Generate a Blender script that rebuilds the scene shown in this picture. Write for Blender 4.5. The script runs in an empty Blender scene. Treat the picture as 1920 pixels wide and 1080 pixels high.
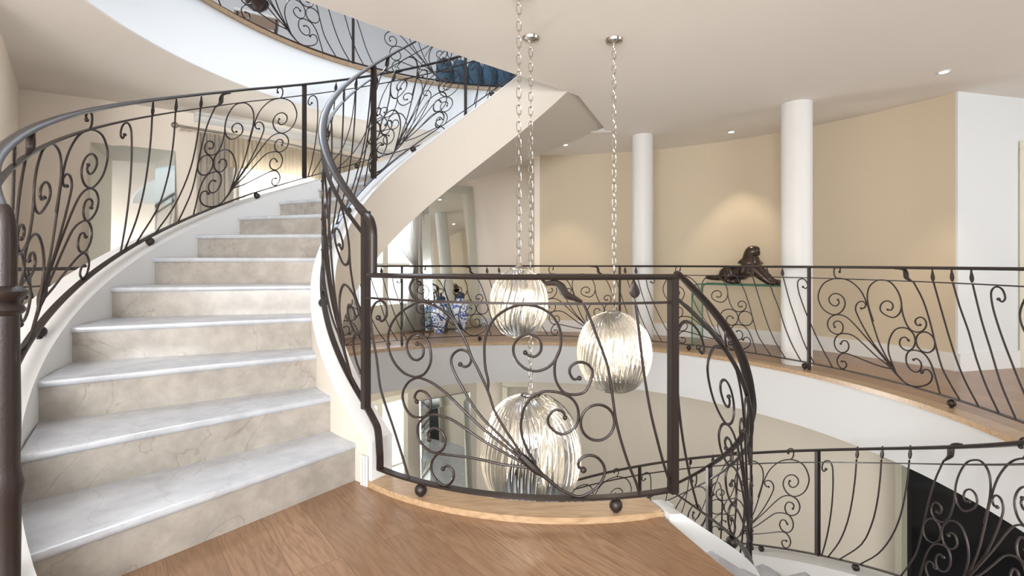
import bpy, bmesh, math, random
from mathutils import Vector, Matrix
PI = math.pi
R_ = math.radians
random.seed(4)
S = bpy.context.scene
COL = S.collection

# ------------------------------------------------------------------ camera, world, lights, exposure
FPX, CAMH, HV = 907.0, 1.04, 494.0
cam_d = bpy.data.cameras.new('camera')
cam = bpy.data.objects.new('camera', cam_d)
COL.objects.link(cam)
cam.location = (0, 0, CAMH)
cam.rotation_euler = (PI / 2, 0, 0)
cam_d.sensor_fit = 'HORIZONTAL'
cam_d.sensor_width = 36.0
cam_d.lens = 36.0 * FPX / 1920.0
cam_d.shift_y = -(540 - HV) / 1920.0
cam_d.clip_start = 0.05
cam_d.clip_end = 100
S.camera = cam
S.view_settings.view_transform = 'Standard'
S.view_settings.look = 'None'
S.view_settings.gamma = 1
S.view_settings.use_curve_mapping = False
S.view_settings.exposure = 0.46

W = bpy.data.worlds.new('daylight')
S.world = W
W.use_nodes = True
W.node_tree.nodes['Background'].inputs[0].default_value = (0.85, 0.92, 1.0, 1)
W.node_tree.nodes['Background'].inputs[1].default_value = 1.0


def area(name, loc, target, sx, sy, power, col, spread=PI):
    d = bpy.data.lights.new(name, 'AREA')
    d.shape = 'RECTANGLE'
    d.size, d.size_y, d.energy, d.color = sx, sy, power, col
    d.spread = spread
    o = bpy.data.objects.new(name, d)
    COL.objects.link(o)
    o.location = loc
    o.rotation_euler = (Vector(target) - Vector(loc)).to_track_quat('-Z', 'Y').to_euler()
    return o


DAY = (0.78, 0.88, 1.0)
NEU = (1.0, 0.985, 0.96)
area('skylight_daylight', (-3.4, 5.1, 6.15), (-1.6, 2.6, 0), 1.0, 1.0, 150, (0.72, 0.85, 1.0))
area('upper_floor_daylight', (-0.6, 4.2, 6.2), (-0.6, 4.2, 0), 5.0, 5.0, 95, (0.80, 0.88, 1.0))
area('upper_fill', (0.1, -2.75, 4.9), (-0.3, 6.0, 5.2), 4.0, 1.8, 115, (0.86, 0.93, 1.0))  # added out of view to brighten the upper walls; no window built there
area('rear_fill', (1.6, -2.85, 1.6), (1.4, 3, 1.1), 4.0, 2.2, 95, (0.88, 0.94, 1.0))  # added fill behind the camera; the back wall has no window
area('rear_left_fill', (-1.6, -2.85, 1.5), (-3.4, 5, 2.4), 2.4, 2.0, 310, (0.94, 0.97, 1.0))  # second added fill, lifts the left wall and ceiling; no window behind it
area('right_side_area_light', (6.9, 1.6, 1.6), (2.5, 5.0, 1.2), 3.0, 2.0, 88, (0.93, 0.96, 1.0))  # area lamp on the right, out of view; no window modelled here
area('left_window_daylight', (-2.862, 5.942, 1.22), (-2.081, 5.317, 1.22), 0.78, 1.9, 60, NEU)
area('french_door_daylight', (-1.865, 7.143, 1.32), (-1.127, 6.468, 1.32), 0.9, 1.75, 22, DAY)
area('lower_window_daylight', (-1.865, 7.143, -2.0), (-1.127, 6.468, -2.05), 0.9, 1.85, 110, NEU)
area('lower_hall_area_light', (3.3, 1.8, -0.75), (2.8, 4.2, -3.3), 1.6, 1.6, 100, NEU)  # plain area lamp over the lower hall; no ceiling fitting modelled

# ------------------------------------------------------------------ materials


def new_mat(name):
    m = bpy.data.materials.new(name)
    m.use_nodes = True
    return m, m.node_tree.nodes, m.node_tree.links, m.node_tree.nodes['Principled BSDF']


def plain(name, col, rough=0.5, metal=0.0, bump=0.0, bscale=60, var=0.0, vscale=3, coat=0.0, emit=None, es=0, trans=0, alpha=None, ior=None):
    m, N, L, P = new_mat(name)
    P.inputs['Base Color'].default_value = (*col, 1)
    P.inputs['Roughness'].default_value = rough
    P.inputs['Metallic'].default_value = metal
    P.inputs['Coat Weight'].default_value = coat
    P.inputs['Transmission Weight'].default_value = trans
    if ior:
        P.inputs['IOR'].default_value = ior
    tc = N.new('ShaderNodeTexCoord')
    if var:
        n = N.new('ShaderNodeTexNoise')
        n.inputs['Scale'].default_value = vscale
        n.inputs['Detail'].default_value = 5
        L.new(tc.outputs['Object'], n.inputs['Vector'])
        r = N.new('ShaderNodeValToRGB')
        r.color_ramp.elements[0].position = 0.3
        r.color_ramp.elements[1].position = 0.7
        r.color_ramp.elements[0].color = (*[c * (1 - var) for c in col], 1)
        r.color_ramp.elements[1].color = (*[min(1, c * (1 + var)) for c in col], 1)
        L.new(n.outputs['Fac'], r.inputs['Fac'])
        L.new(r.outputs['Color'], P.inputs['Base Color'])
    if bump:
        n = N.new('ShaderNodeTexNoise')
        n.inputs['Scale'].default_value = bscale
        n.inputs['Detail'].default_value = 3
        L.new(tc.outputs['Object'], n.inputs['Vector'])
        b = N.new('ShaderNodeBump')
        b.inputs['Strength'].default_value = bump
        b.inputs['Distance'].default_value = 0.002
        L.new(n.outputs['Fac'], b.inputs['Height'])
        L.new(b.outputs['Normal'], P.inputs['Normal'])
    if emit:
        P.inputs['Emission Color'].default_value = (*emit, 1)
        P.inputs['Emission Strength'].default_value = es
    return m


def wood(name, angle, c1, c2, c3, plank=True, rough=0.28):
    m, N, L, P = new_mat(name)
    tc = N.new('ShaderNodeTexCoord')
    mp = N.new('ShaderNodeMapping')
    mp.inputs['Rotation'].default_value = (0, 0, angle)
    L.new(tc.outputs['Object'], mp.inputs['Vector'])
    # grain: noise stretched along the plank, plus cathedral rings
    st = N.new('ShaderNodeMapping')
    st.inputs['Scale'].default_value = (1.1, 9, 6)
    L.new(mp.outputs['Vector'], st.inputs['Vector'])
    off = None
    br = None
    if plank:
        br = N.new('ShaderNodeTexBrick')
        br.offset = 0.42
        br.inputs['Scale'].default_value = 1.0
        br.inputs['Brick Width'].default_value = 1.7
        br.inputs['Row Height'].default_value = 0.16
        br.inputs['Mortar Size'].default_value = 0.0012
        br.inputs['Mortar Smooth'].default_value = 0.3
        br.inputs['Color1'].default_value = (0, 0, 0, 1)
        br.inputs['Color2'].default_value = (1, 1, 1, 1)
        br.inputs['Mortar'].default_value = (0.5, 0.5, 0.5, 1)
        L.new(mp.outputs['Vector'], br.inputs['Vector'])
        off = N.new('ShaderNodeVectorMath')
        off.operation = 'MULTIPLY_ADD'
        off.inputs[1].default_value = (7, 3, 5)
        L.new(br.outputs['Color'], off.inputs[0])
        L.new(st.outputs['Vector'], off.inputs[2])
    src = off.outputs[0] if off else st.outputs['Vector']
    n1 = N.new('ShaderNodeTexNoise')
    n1.inputs['Scale'].default_value = 1.2
    n1.inputs['Detail'].default_value = 2
    L.new(src, n1.inputs['Vector'])
    rings = N.new('ShaderNodeMath')
    rings.operation = 'MULTIPLY'
    rings.inputs[1].default_value = 11
    L.new(n1.outputs['Fac'], rings.inputs[0])
    fr = N.new('ShaderNodeMath')
    fr.operation = 'PINGPONG'
    fr.inputs[1].default_value = 0.5
    L.new(rings.outputs[0], fr.inputs[0])
    n2 = N.new('ShaderNodeTexNoise')
    n2.inputs['Scale'].default_value = 14
    n2.inputs['Detail'].default_value = 6
    L.new(src, n2.inputs['Vector'])
    mx = N.new('ShaderNodeMath')
    mx.operation = 'MULTIPLY_ADD'
    mx.inputs[1].default_value = 0.7
    L.new(fr.outputs[0], mx.inputs[0])
    L.new(n2.outputs['Fac'], mx.inputs[2])
    r = N.new('ShaderNodeValToRGB')
    e = r.color_ramp.elements
    e[0].position = 0.3
    e[0].color = (*c1, 1)
    e[1].position = 0.85
    e[1].color = (*c2, 1)
    L.new(mx.outputs[0], r.inputs['Fac'])
    last = r.outputs['Color']
    if plank:
        mm = N.new('ShaderNodeMixRGB')
        mm.blend_type = 'MIX'
        sc = N.new('ShaderNodeMath')
        sc.operation = 'MULTIPLY'
        sc.inputs[1].default_value = 0.5
        L.new(br.outputs['Color'], sc.inputs[0])
        L.new(sc.outputs[0], mm.inputs[0])
        L.new(last, mm.inputs[1])
        mm.inputs[2].default_value = (*c3, 1)
        m2 = N.new('ShaderNodeMixRGB')
        m2.blend_type = 'MULTIPLY'
        L.new(br.outputs['Fac'], m2.inputs[0])
        L.new(mm.outputs[0], m2.inputs[1])
        m2.inputs[2].default_value = (0.55, 0.5, 0.45, 1)
        last = m2.outputs[0]
    L.new(last, P.inputs['Base Color'])
    P.inputs['Roughness'].default_value = rough
    b = N.new('ShaderNodeBump')
    b.inputs['Strength'].default_value = 0.12
    b.inputs['Distance'].default_value = 0.001
    L.new(n2.outputs['Fac'], b.inputs['Height'])
    L.new(b.outputs['Normal'], P.inputs['Normal'])
    return m


def marble(name, c1, c2, vein):
    m, N, L, P = new_mat(name)
    tc = N.new('ShaderNodeTexCoord')
    n = N.new('ShaderNodeTexNoise')
    n.inputs['Scale'].default_value = 9
    n.inputs['Detail'].default_value = 10
    n.inputs['Roughness'].default_value = 0.65
    L.new(tc.outputs['Object'], n.inputs['Vector'])
    r = N.new('ShaderNodeValToRGB')
    r.color_ramp.elements[0].position = 0.36
    r.color_ramp.elements[0].color = (*c1, 1)
    r.color_ramp.elements[1].position = 0.66
    r.color_ramp.elements[1].color = (*c2, 1)
    L.new(n.outputs['Fac'], r.inputs['Fac'])
    # thin veins where a distorted noise crosses its middle value
    v = N.new('ShaderNodeTexNoise')
    v.inputs['Scale'].default_value = 1.7
    v.inputs['Detail'].default_value = 5
    v.inputs['Distortion'].default_value = 1.2
    L.new(tc.outputs['Object'], v.inputs['Vector'])
    s = N.new('ShaderNodeMath')
    s.operation = 'SUBTRACT'
    s.inputs[1].default_value = 0.5
    L.new(v.outputs['Fac'], s.inputs[0])
    a = N.new('ShaderNodeMath')
    a.operation = 'ABSOLUTE'
    L.new(s.outputs[0], a.inputs[0])
    vr = N.new('ShaderNodeValToRGB')
    vr.color_ramp.elements[0].position = 0.0
    vr.color_ramp.elements[0].color = (0.5, 0.5, 0.5, 1)
    vr.color_ramp.elements[1].position = 0.006
    vr.color_ramp.elements[1].color = (0, 0, 0, 1)
    L.new(a.outputs[0], vr.inputs['Fac'])
    mm = N.new('ShaderNodeMixRGB')
    L.new(vr.outputs['Color'], mm.inputs[0])
    L.new(r.outputs['Color'], mm.inputs[1])
    mm.inputs[2].default_value = (*vein, 1)
    L.new(mm.outputs[0], P.inputs['Base Color'])
    P.inputs['Roughness'].default_value = 0.22
    return m


M = {}
M['iron'] = plain('dark bronze iron', (0.022, 0.0135, 0.011), 0.45, 0.2, bump=0.35, bscale=160, coat=0.08)
M['wall'] = plain('cream wall paint', (0.83, 0.745, 0.645), 0.8, bump=0.05, bscale=300)
M['wall_beige'] = plain('beige wall paint', (0.56, 0.475, 0.35), 0.8, bump=0.05, bscale=300)
M['wall_low'] = plain('stone coloured wall paint', (0.55, 0.50, 0.42), 0.8, bump=0.05, bscale=300)
M['wall_white'] = plain('white wall paint', (0.64, 0.655, 0.655), 0.7, bump=0.05, bscale=300)
M['white'] = plain('white satin paint', (0.69, 0.685, 0.675), 0.5, bump=0.03, bscale=200)
M['plaster'] = plain('cream plaster', (0.58, 0.53, 0.465), 0.65, bump=0.03, bscale=200)
M['wall_bright'] = plain('bright white wall paint', (0.86, 0.87, 0.88), 0.7, bump=0.05, bscale=300)
M['fascia'] = plain('pale plaster', (0.56, 0.56, 0.56), 0.65, bump=0.03, bscale=200)
M['ceil'] = plain('warm white ceiling paint', (0.80, 0.755, 0.695), 0.85, bump=0.03, bscale=200)
M['oak'] = wood('oak floorboards', R_(50), (0.18, 0.10, 0.055), (0.305, 0.185, 0.108), (0.15, 0.082, 0.044))
M['oak_edge'] = wood('oak edge', 0, (0.30, 0.19, 0.105), (0.44, 0.305, 0.185), (0.5, 0.3, 0.15), plank=False)
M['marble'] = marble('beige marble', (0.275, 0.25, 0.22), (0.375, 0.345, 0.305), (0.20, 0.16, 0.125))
M['marble_lit'] = marble('beige marble lit tone', (0.38, 0.395, 0.42), (0.47, 0.485, 0.51), (0.34, 0.33, 0.33))  # riser marble repeated paler and bluer, light from above put into its colour
M['mirror'] = plain('mirror silver', (0.86, 0.90, 0.88), 0.015, 1.0)
M['bevel'] = plain('bevelled mirror silver', (0.78, 0.84, 0.82), 0.05, 1.0)
M['black'] = plain('black gloss', (0.006, 0.006, 0.007), 0.12)
M['bronze'] = plain('dark bronze patina', (0.055, 0.036, 0.027), 0.3, 0.6, bump=0.2, bscale=60, coat=0.3)
M['chrome'] = plain('polished nickel', (0.52, 0.49, 0.45), 0.22, 1.0)
M['blue'] = plain('blue velvet', (0.02, 0.055, 0.09), 0.75, var=0.25, vscale=12)
M['navy'] = plain('navy velvet', (0.03, 0.06, 0.14), 0.8)
M['frame'] = plain('cream joinery paint', (0.76, 0.73, 0.60), 0.45)
M['pane'] = plain('bright daylight behind glass', (0.9, 0.95, 1), 0.1, emit=(0.93, 0.97, 1.0), es=1.25)
M['lamp'] = plain('glowing bulb', (1, 0.9, 0.75), 0.3, emit=(1.0, 0.80, 0.52), es=22)
M['dlamp'] = plain('downlight lens', (1, 1, 1), 0.3, emit=(1.0, 0.93, 0.82), es=9)
M['rubber'] = plain('dark recess', (0.05, 0.05, 0.05), 0.6)


def fabric(name, col, thin):
    m, N, L, P = new_mat(name)
    out = N['Material Output']
    d = N.new('ShaderNodeBsdfDiffuse')
    t = N.new('ShaderNodeBsdfTranslucent')
    tr = N.new('ShaderNodeBsdfTransparent')
    w = N.new('ShaderNodeTexNoise')
    w.inputs['Scale'].default_value = 90
    tc = N.new('ShaderNodeTexCoord')
    L.new(tc.outputs['Object'], w.inputs['Vector'])
    r = N.new('ShaderNodeValToRGB')
    r.color_ramp.elements[0].color = (*[c * 0.88 for c in col], 1)
    r.color_ramp.elements[1].color = (*col, 1)
    L.new(w.outputs['Fac'], r.inputs['Fac'])
    L.new(r.outputs['Color'], d.inputs[0])
    L.new(r.outputs['Color'], t.inputs[0])
    a = N.new('ShaderNodeMixShader')
    a.inputs[0].default_value = 0.5
    b = N.new('ShaderNodeMixShader')
    b.inputs[0].default_value = thin
    L.new(d.outputs[0], a.inputs[1])
    L.new(t.outputs[0], a.inputs[2])
    L.new(a.outputs[0], b.inputs[1])
    L.new(tr.outputs[0], b.inputs[2])
    L.new(b.outputs[0], out.inputs['Surface'])
    return m


M['sheer'] = fabric('sheer curtain', (0.62, 0.60, 0.56), 0.08)
M['drape'] = fabric('taupe drape', (0.60, 0.55, 0.49), 0.0)
M['valance'] = fabric('pleated oatmeal valance', (0.62, 0.54, 0.42), 0.0)


def clearglass(name, tint, rough, thin, gl, fixed=False):
    """glass whose light passes straight through: transparent + a little translucent + gloss"""
    m, N, L, P = new_mat(name)
    out = N['Material Output']
    tr = N.new('ShaderNodeBsdfTransparent')
    tr.inputs[0].default_value = (*tint, 1)
    t = N.new('ShaderNodeBsdfTranslucent')
    t.inputs[0].default_value = (0.95, 0.93, 0.88, 1)
    g = N.new('ShaderNodeBsdfGlossy')
    g.inputs['Roughness'].default_value = rough
    lw = N.new('ShaderNodeLayerWeight')
    lw.inputs['Blend'].default_value = gl
    a = N.new('ShaderNodeMixShader')
    a.inputs[0].default_value = thin
    L.new(tr.outputs[0], a.inputs[1])
    L.new(t.outputs[0], a.inputs[2])
    b = N.new('ShaderNodeMixShader')
    if fixed:
        b.inputs[0].default_value = gl
    else:
        L.new(lw.outputs['Fresnel'], b.inputs[0])
    L.new(a.outputs[0], b.inputs[1])
    L.new(g.outputs[0], b.inputs[2])
    L.new(b.outputs[0], out.inputs['Surface'])
    return m


M['crystal'] = clearglass('ribbed crystal', (0.97, 0.97, 0.96), 0.06, 0.07, 0.45)
M['tableglass'] = clearglass('table glass', (0.88, 0.95, 0.92), 0.02, 0.02, 0.07, True)
M['edgeglass'] = plain('green glass edge', (0.015, 0.16, 0.11), 0.1)

# blue and white porcelain
m, N, L, P = new_mat('blue and white porcelain')
tc = N.new('ShaderNodeTexCoord')
vo = N.new('ShaderNodeTexNoise')
vo.inputs['Scale'].default_value = 13
vo.inputs['Detail'].default_value = 3
vo.inputs['Distortion'].default_value = 1.6
L.new(tc.outputs['Object'], vo.inputs['Vector'])
r = N.new('ShaderNodeValToRGB')
r.color_ramp.elements[0].position = 0.50
r.color_ramp.elements[0].color = (0.80, 0.84, 0.88, 1)
r.color_ramp.elements[1].position = 0.55
r.color_ramp.elements[1].color = (0.05, 0.12, 0.42, 1)
L.new(vo.outputs['Fac'], r.inputs['Fac'])
L.new(r.outputs['Color'], P.inputs['Base Color'])
P.inputs['Roughness'].default_value = 0.15
M['china'] = m

# ------------------------------------------------------------------ helpers


def link(o, label=None, cat=None, group=None, kind=None):
    if label:
        o['label'] = label
    if cat:
        o['category'] = cat
    if group:
        o['group'] = group
    if kind:
        o['kind'] = kind
    return o


def obj(name, bm, mat, parent=None, smooth=True, recalc=True):
    if recalc:
        bmesh.ops.recalc_face_normals(bm, faces=bm.faces)
    me = bpy.data.meshes.new(name)
    bm.to_mesh(me)
    bm.free()
    if smooth:
        for p in me.polygons:
            p.use_smooth = True
        try:
            me.set_sharp_from_angle(angle=R_(42))
        except Exception:
            pass
    mats = mat if isinstance(mat, (list, tuple)) else [mat]
    for k in mats:
        me.materials.append(k)
    o = bpy.data.objects.new(name, me)
    COL.objects.link(o)
    if parent:
        o.parent = parent
        o.matrix_parent_inverse = Matrix.Translation(parent.location).inverted() if parent.type == 'EMPTY' and parent.parent is None else Matrix.Identity(4)
        if not (parent.type == 'EMPTY' and parent.parent is None):
            o.matrix_parent_inverse = Matrix.Identity(4)
    return o


def thing(name, label, cat, loc=(0, 0, 0), group=None):
    o = bpy.data.objects.new(name, None)
    COL.objects.link(o)
    o.location = loc
    o.empty_display_size = 0.1
    return link(o, label, cat, group)


def struct(name, bm, mat, smooth=False):
    return link(obj(name, bm, mat, smooth=smooth), kind='structure')


def box(bm, c, s, rot=0.0, bev=0.0):
    r = bmesh.ops.create_cube(bm, size=1.0)
    mtx = Matrix.Translation(c) @ Matrix.Rotation(rot, 4, 'Z') @ Matrix.Diagonal((*s, 1))
    bmesh.ops.transform(bm, matrix=mtx, verts=r['verts'])
    if bev:
        es = list({e for v in r['verts'] for e in v.link_edges})
        bmesh.ops.bevel(bm, geom=es, offset=bev, segments=2, affect='EDGES')


def ball(bm, c, r, seg=16, sc=(1, 1, 1)):
    q = bmesh.ops.create_uvsphere(bm, u_segments=seg, v_segments=seg // 2 + 2, radius=r)
    bmesh.ops.transform(bm, matrix=Matrix.Translation(c) @ Matrix.Diagonal((*sc, 1)), verts=q['verts'])


def lathe(bm, prof, c=(0, 0, 0), seg=24, mi=0):
    rings = []
    for r, z in prof:
        rings.append([bm.verts.new((c[0] + r * math.cos(2 * PI * k / seg), c[1] + r * math.sin(2 * PI * k / seg), c[2] + z)) for k in range(seg)])
    for a, b in zip(rings, rings[1:]):
        for k in range(seg):
            f = bm.faces.new((a[k], a[(k + 1) % seg], b[(k + 1) % seg], b[k]))
            f.material_index = mi
    for rg in (rings[0], rings[-1]):
        try:
            bm.faces.new(rg)
        except Exception:
            pass


def catmull(P, n=4):
    if len(P) < 3:
        return [Vector(p) for p in P]
    P = [Vector(p) for p in P]
    Q = [P[0] * 2 - P[1]] + P + [P[-1] * 2 - P[-2]]
    out = []
    for i in range(1, len(Q) - 2):
        for k in range(n):
            t = k / n
            a, b, c, d = Q[i - 1], Q[i], Q[i + 1], Q[i + 2]
            out.append(0.5 * ((2 * b) + (c - a) * t + (2 * a - 5 * b + 4 * c - d) * t * t + (3 * b - 3 * c + d - a) * t ** 3))
    out.append(P[-1])
    return out


def tube3(bm, P, r, seg=8, cap=True):
    """world-space round tube through points; r number or list"""
    P = [Vector(p) for p in P]
    n = len(P)
    rr = r if isinstance(r, (list, tuple)) else [r] * n
    up = Vector((0, 0, 1))
    rings = []
    prev = None
    for i in range(n):
        t = (P[min(i + 1, n - 1)] - P[max(i - 1, 0)]).normalized()
        if prev is None:
            a = t.orthogonal().normalized()
        else:
            a = (prev - t * prev.dot(t))
            a = a.normalized() if a.length > 1e-6 else t.orthogonal().normalized()
        prev = a
        b = t.cross(a)
        rings.append([bm.verts.new(P[i] + (a * math.cos(2 * PI * k / seg) + b * math.sin(2 * PI * k / seg)) * rr[i]) for k in range(seg)])
    for A, B in zip(rings, rings[1:]):
        for k in range(seg):
            bm.faces.new((A[k], A[(k + 1) % seg], B[(k + 1) % seg], B[k]))
    if cap:
        bm.faces.new(rings[0])
        bm.faces.new(rings[-1])


def prism(bm, pts, z0, z1):
    a = [bm.verts.new((x, y, z0)) for x, y in pts]
    b = [bm.verts.new((x, y, z1)) for x, y in pts]
    bm.faces.new(a)
    bm.faces.new(b)
    n = len(pts)
    for i in range(n):
        bm.faces.new((a[i], a[(i + 1) % n], b[(i + 1) % n], b[i]))


def sweep(bm, frames, prof, closed=True):
    """frames: list of (origin, right, up); prof: list of (x, y)"""
    rings = [[bm.verts.new(o + r * x + u * y) for x, y in prof] for o, r, u in frames]
    n = len(prof)
    for A, B in zip(rings, rings[1:]):
        for k in range(n if closed else n - 1):
            bm.faces.new((A[k], A[(k + 1) % n], B[(k + 1) % n], B[k]))
    if closed:
        bm.faces.new(rings[0])
        bm.faces.new(rings[-1])


CX, CY = 0.10, 3.45


def pol(r, deg, z=0.0, c=(CX, CY)):
    return Vector((c[0] + r * math.cos(R_(deg)), c[1] + r * math.sin(R_(deg)), z))


def at(u, v, Y):
    return Vector(((u - 960) / FPX * Y, Y, CAMH - (v - HV) / FPX * Y))


def rng(a, b, n):
    return [a + (b - a) * i / n for i in range(n + 1)]


def arcband(bm, r0, r1, z0, z1, a0, a1, n, c=(CX, CY)):
    """solid curved bar; z0, z1 numbers or functions of the angle"""
    f = lambda z, d: z(d) if callable(z) else z
    rings = []
    for d in rng(a0, a1, n):
        rings.append([bm.verts.new(pol(r, d, f(z, d), c)) for r, z in ((r0, z0), (r1, z0), (r1, z1), (r0, z1))])
    for A, B in zip(rings, rings[1:]):
        for k in range(4):
            bm.faces.new((A[k], A[(k + 1) % 4], B[(k + 1) % 4], B[k]))
    bm.faces.new(rings[0])
    bm.faces.new(rings[-1])


# ------------------------------------------------------------------ the room shell
RIM = 2.96
NC = (0.226, 3.34)          # centre of the landing's kerb arc
ZU, ZC = 3.30, 2.70         # upper floor, ceiling of this storey
ZL = -3.30                  # lower floor

WALL_L = [(-3.2, -3.0), (-3.2, 2.9), (-3.63, 3.43), (-4.69, 4.6), (-4.09, 4.95), (-3.52, 5.35), (-3.04, 5.80), (-2.6, 6.35), (-2.15, 6.95), (-1.72, 7.42), (-1.2, 7.85), (-0.6, 8.18), (0.345, 8.25)]


def wallstrip(bm, pts, z0, z1, th=0.12, side=1):
    P = [Vector((x, y)) for x, y in pts]
    offs = []
    for i in range(len(P)):
        t = (P[min(i + 1, len(P) - 1)] - P[max(i - 1, 0)]).normalized()
        offs.append(P[i] + Vector((-t.y, t.x)) * th * side)
    for i in range(len(P) - 1):
        prism(bm, [P[i], P[i + 1], offs[i + 1], offs[i]], z0, z1)


# floor: outer field with the round opening, plus the landing that reaches into it
def landing_poly():
    inner = [pol(1.405, d, 0, NC) for d in rng(221, 286.3, 28)]
    outer = [pol(RIM, d) for d in rng(288.4, 224, 22)]
    return [(p.x, p.y) for p in inner + outer]


bm = bmesh.new()
for d0, d1 in zip(rng(0, 360, 90), rng(0, 360, 90)[1:]):
    for ra, rb in ((RIM, 4.2), (4.2, 7.2)):
        prism(bm, [pol(ra, d0).xy, pol(rb, d0).xy, pol(rb, d1).xy, pol(ra, d1).xy], -0.09, 0.0)
bmesh.ops.remove_doubles(bm, verts=bm.verts, dist=1e-5)
prism(bm, landing_poly(), -0.09, 0.0)
struct('floor', bm, M['oak'])

bm = bmesh.new()
prism(bm, [(-6, -3), (8, -3), (8, 10), (-6, 10)], ZL - 0.1, ZL)
struct('floor_lower', bm, M['marble_lit'])

# oak nosing round the opening, white fascia below, ceiling of the lower storey
bm = bmesh.new()
arcband(bm, RIM - 0.03, RIM + 0.11, -0.035, 0.006, -71.6, 233.5, 110)
struct('trim_1', bm, M['oak_edge'], True)
bm = bmesh.new()
arcband(bm, RIM - 0.005, RIM + 0.04, -0.53, -0.034, -71.6, 233.5, 110)
arcband(bm, 1.30, 1.34, -0.53, -0.001, 229.5, 290.6, 24, NC)
struct('wall_opening', bm, M['fascia'], True)
bm = bmesh.new()
for d0, d1 in zip(rng(0, 360, 72), rng(0, 360, 72)[1:]):
    prism(bm, [pol(RIM, d0).xy, pol(7.2, d0).xy, pol(7.2, d1).xy, pol(RIM, d1).xy], -0.53, -0.50)
prism(bm, landing_poly(), -0.53, -0.50)
struct('ceiling_lower', bm, M['ceil'])
bm = bmesh.new()
arcband(bm, 1.285, 1.412, -0.05, 0.026, 229.5, 286.3, 30, NC)
bmesh.ops.bevel(bm, geom=[e for e in bm.edges if min(v.co.z for v in e.verts) > 0.02], offset=0.006, segments=2, affect='EDGES')
struct('trim_2', bm, M['oak_edge'], True)
bm = bmesh.new()   # oak strip along the head of the down flight
a, b = pol(1.55, -70.9), pol(RIM, -70.9)
a2, b2 = pol(1.55, -72.9), pol(RIM, -72.0)
prism(bm, [a.xy, b.xy, b2.xy, a2.xy], -0.045, 0.003)
struct('trim_3', bm, M['oak'])

# ceiling with the stair opening cut out of it
bm = bmesh.new()
hole = [pol(2.83, d).xy for d in rng(208.5, 67.4, 60)] + [Vector((0.66, 4.795)), Vector((0.038, 4.253)), Vector((-0.753, 3.58)), Vector((-1.31, 3.05))]
outer = [Vector(p) for p in ((-6, -3), (8, -3), (8, 10), (-6, 10))]
for z in (ZC,):
    ov = [bm.verts.new((p.x, p.y, z)) for p in outer]
    hv_ = [bm.verts.new((p.x, p.y, z)) for p in hole]
    es = [bm.edges.new((l[i], l[(i + 1) % len(l)])) for l in (ov, hv_) for i in range(len(l))]
    bmesh.ops.triangle_fill(bm, use_beauty=True, edges=es)
ext = bmesh.ops.extrude_face_region(bm, geom=list(bm.faces))
bmesh.ops.translate(bm, verts=[v for v in ext['geom'] if isinstance(v, bmesh.types.BMVert)], vec=(0, 0, 0.56))
struct('ceiling', bm, M['ceil'])
bm = bmesh.new()
arcband(bm, 2.81, 2.832, ZC + 0.001, ZU - 0.035, 67.4, 208.5, 70)
struct('wall_stairwell', bm, M['wall_bright'], True)
bm = bmesh.new()
arcband(bm, 2.78, 2.95, ZU - 0.035, ZU + 0.004, 67.4, 208.5, 70)
struct('trim_4', bm, M['oak_edge'], True)
bm = bmesh.new()
for d0, d1 in zip(rng(67.4, 208.5, 50), rng(67.4, 208.5, 50)[1:]):
    prism(bm, [pol(2.9, d0).xy, pol(6.6, d0).xy, pol(6.6, d1).xy, pol(2.9, d1).xy], ZU - 0.04, ZU)
struct('floor_upper', bm, M['oak'])
bm = bmesh.new()
arcband(bm, 6.5, 6.6, ZC + 0.5, 6.3, 0, 360, 60)
struct('wall_upper', bm, M['wall_bright'], True)
bm = bmesh.new()
prism(bm, [pol(6.6, d).xy for d in range(0, 360, 10)], 6.3, 6.4)
struct('ceiling_upper', bm, M['wall_bright'])

# walls of this storey and of the storey below
bm = bmesh.new()
wallstrip(bm, WALL_L[:4], 0, ZC, side=1)
struct('wall_left', bm, M['wall'])
bm = bmesh.new()
wallstrip(bm, WALL_L[3:], 0, ZC, side=1)
prism(bm, [(0.345, 8.25), (0.345, 7.42), (0.43, 7.42), (0.43, 8.25)], 0, ZC)
struct('wall_far', bm, M['wall'])
bm = bmesh.new()
wallstrip(bm, WALL_L, ZL, -0.53, side=1)
struct('wall_lower_left', bm, M['wall_low'])
bm = bmesh.new()
prism(bm, [(-3.3, -3.1), (8, -3.1), (8, -3.0), (-3.3, -3.0)], ZL, ZC)
struct('wall_back', bm, M['wall'])
bm = bmesh.new()
prism(bm, [(7.2, -3.0), (7.3, -3.0), (7.3, 5.6), (7.2, 5.6)], ZL, ZC)
struct('wall_right', bm, M['wall_white'])


def beige(a0, a1, r, z0, z1, name, mat, n=40):
    bm = bmesh.new()
    arcband(bm, r, r + 0.12, z0, z1, a0, a1, n)
    return struct(name, bm, mat, True)


def RW(d):     # radius of the curved beige wall
    return 3.98 + (4.37 - 3.98) * (85 - d) / 68.0


def curved_wall(name, mat, z0, z1, rfun, th, a0, a1, n=40):
    bm = bmesh.new()
    for d0, d1 in zip(rng(a0, a1, n), rng(a0, a1, n)[1:]):
        prism(bm, [pol(rfun(d0), d0).xy, pol(rfun(d0) + th, d0).xy, pol(rfun(d1) + th, d1).xy, pol(rfun(d1), d1).xy], z0, z1)
    bmesh.ops.remove_doubles(bm, verts=bm.verts, dist=1e-5)
    fs = [f for f in bm.faces if all(len(e.link_faces) > 2 for e in f.edges if abs(e.verts[0].co.z - e.verts[1].co.z) > 1)]
    return struct(name, bm, mat, True)


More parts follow.
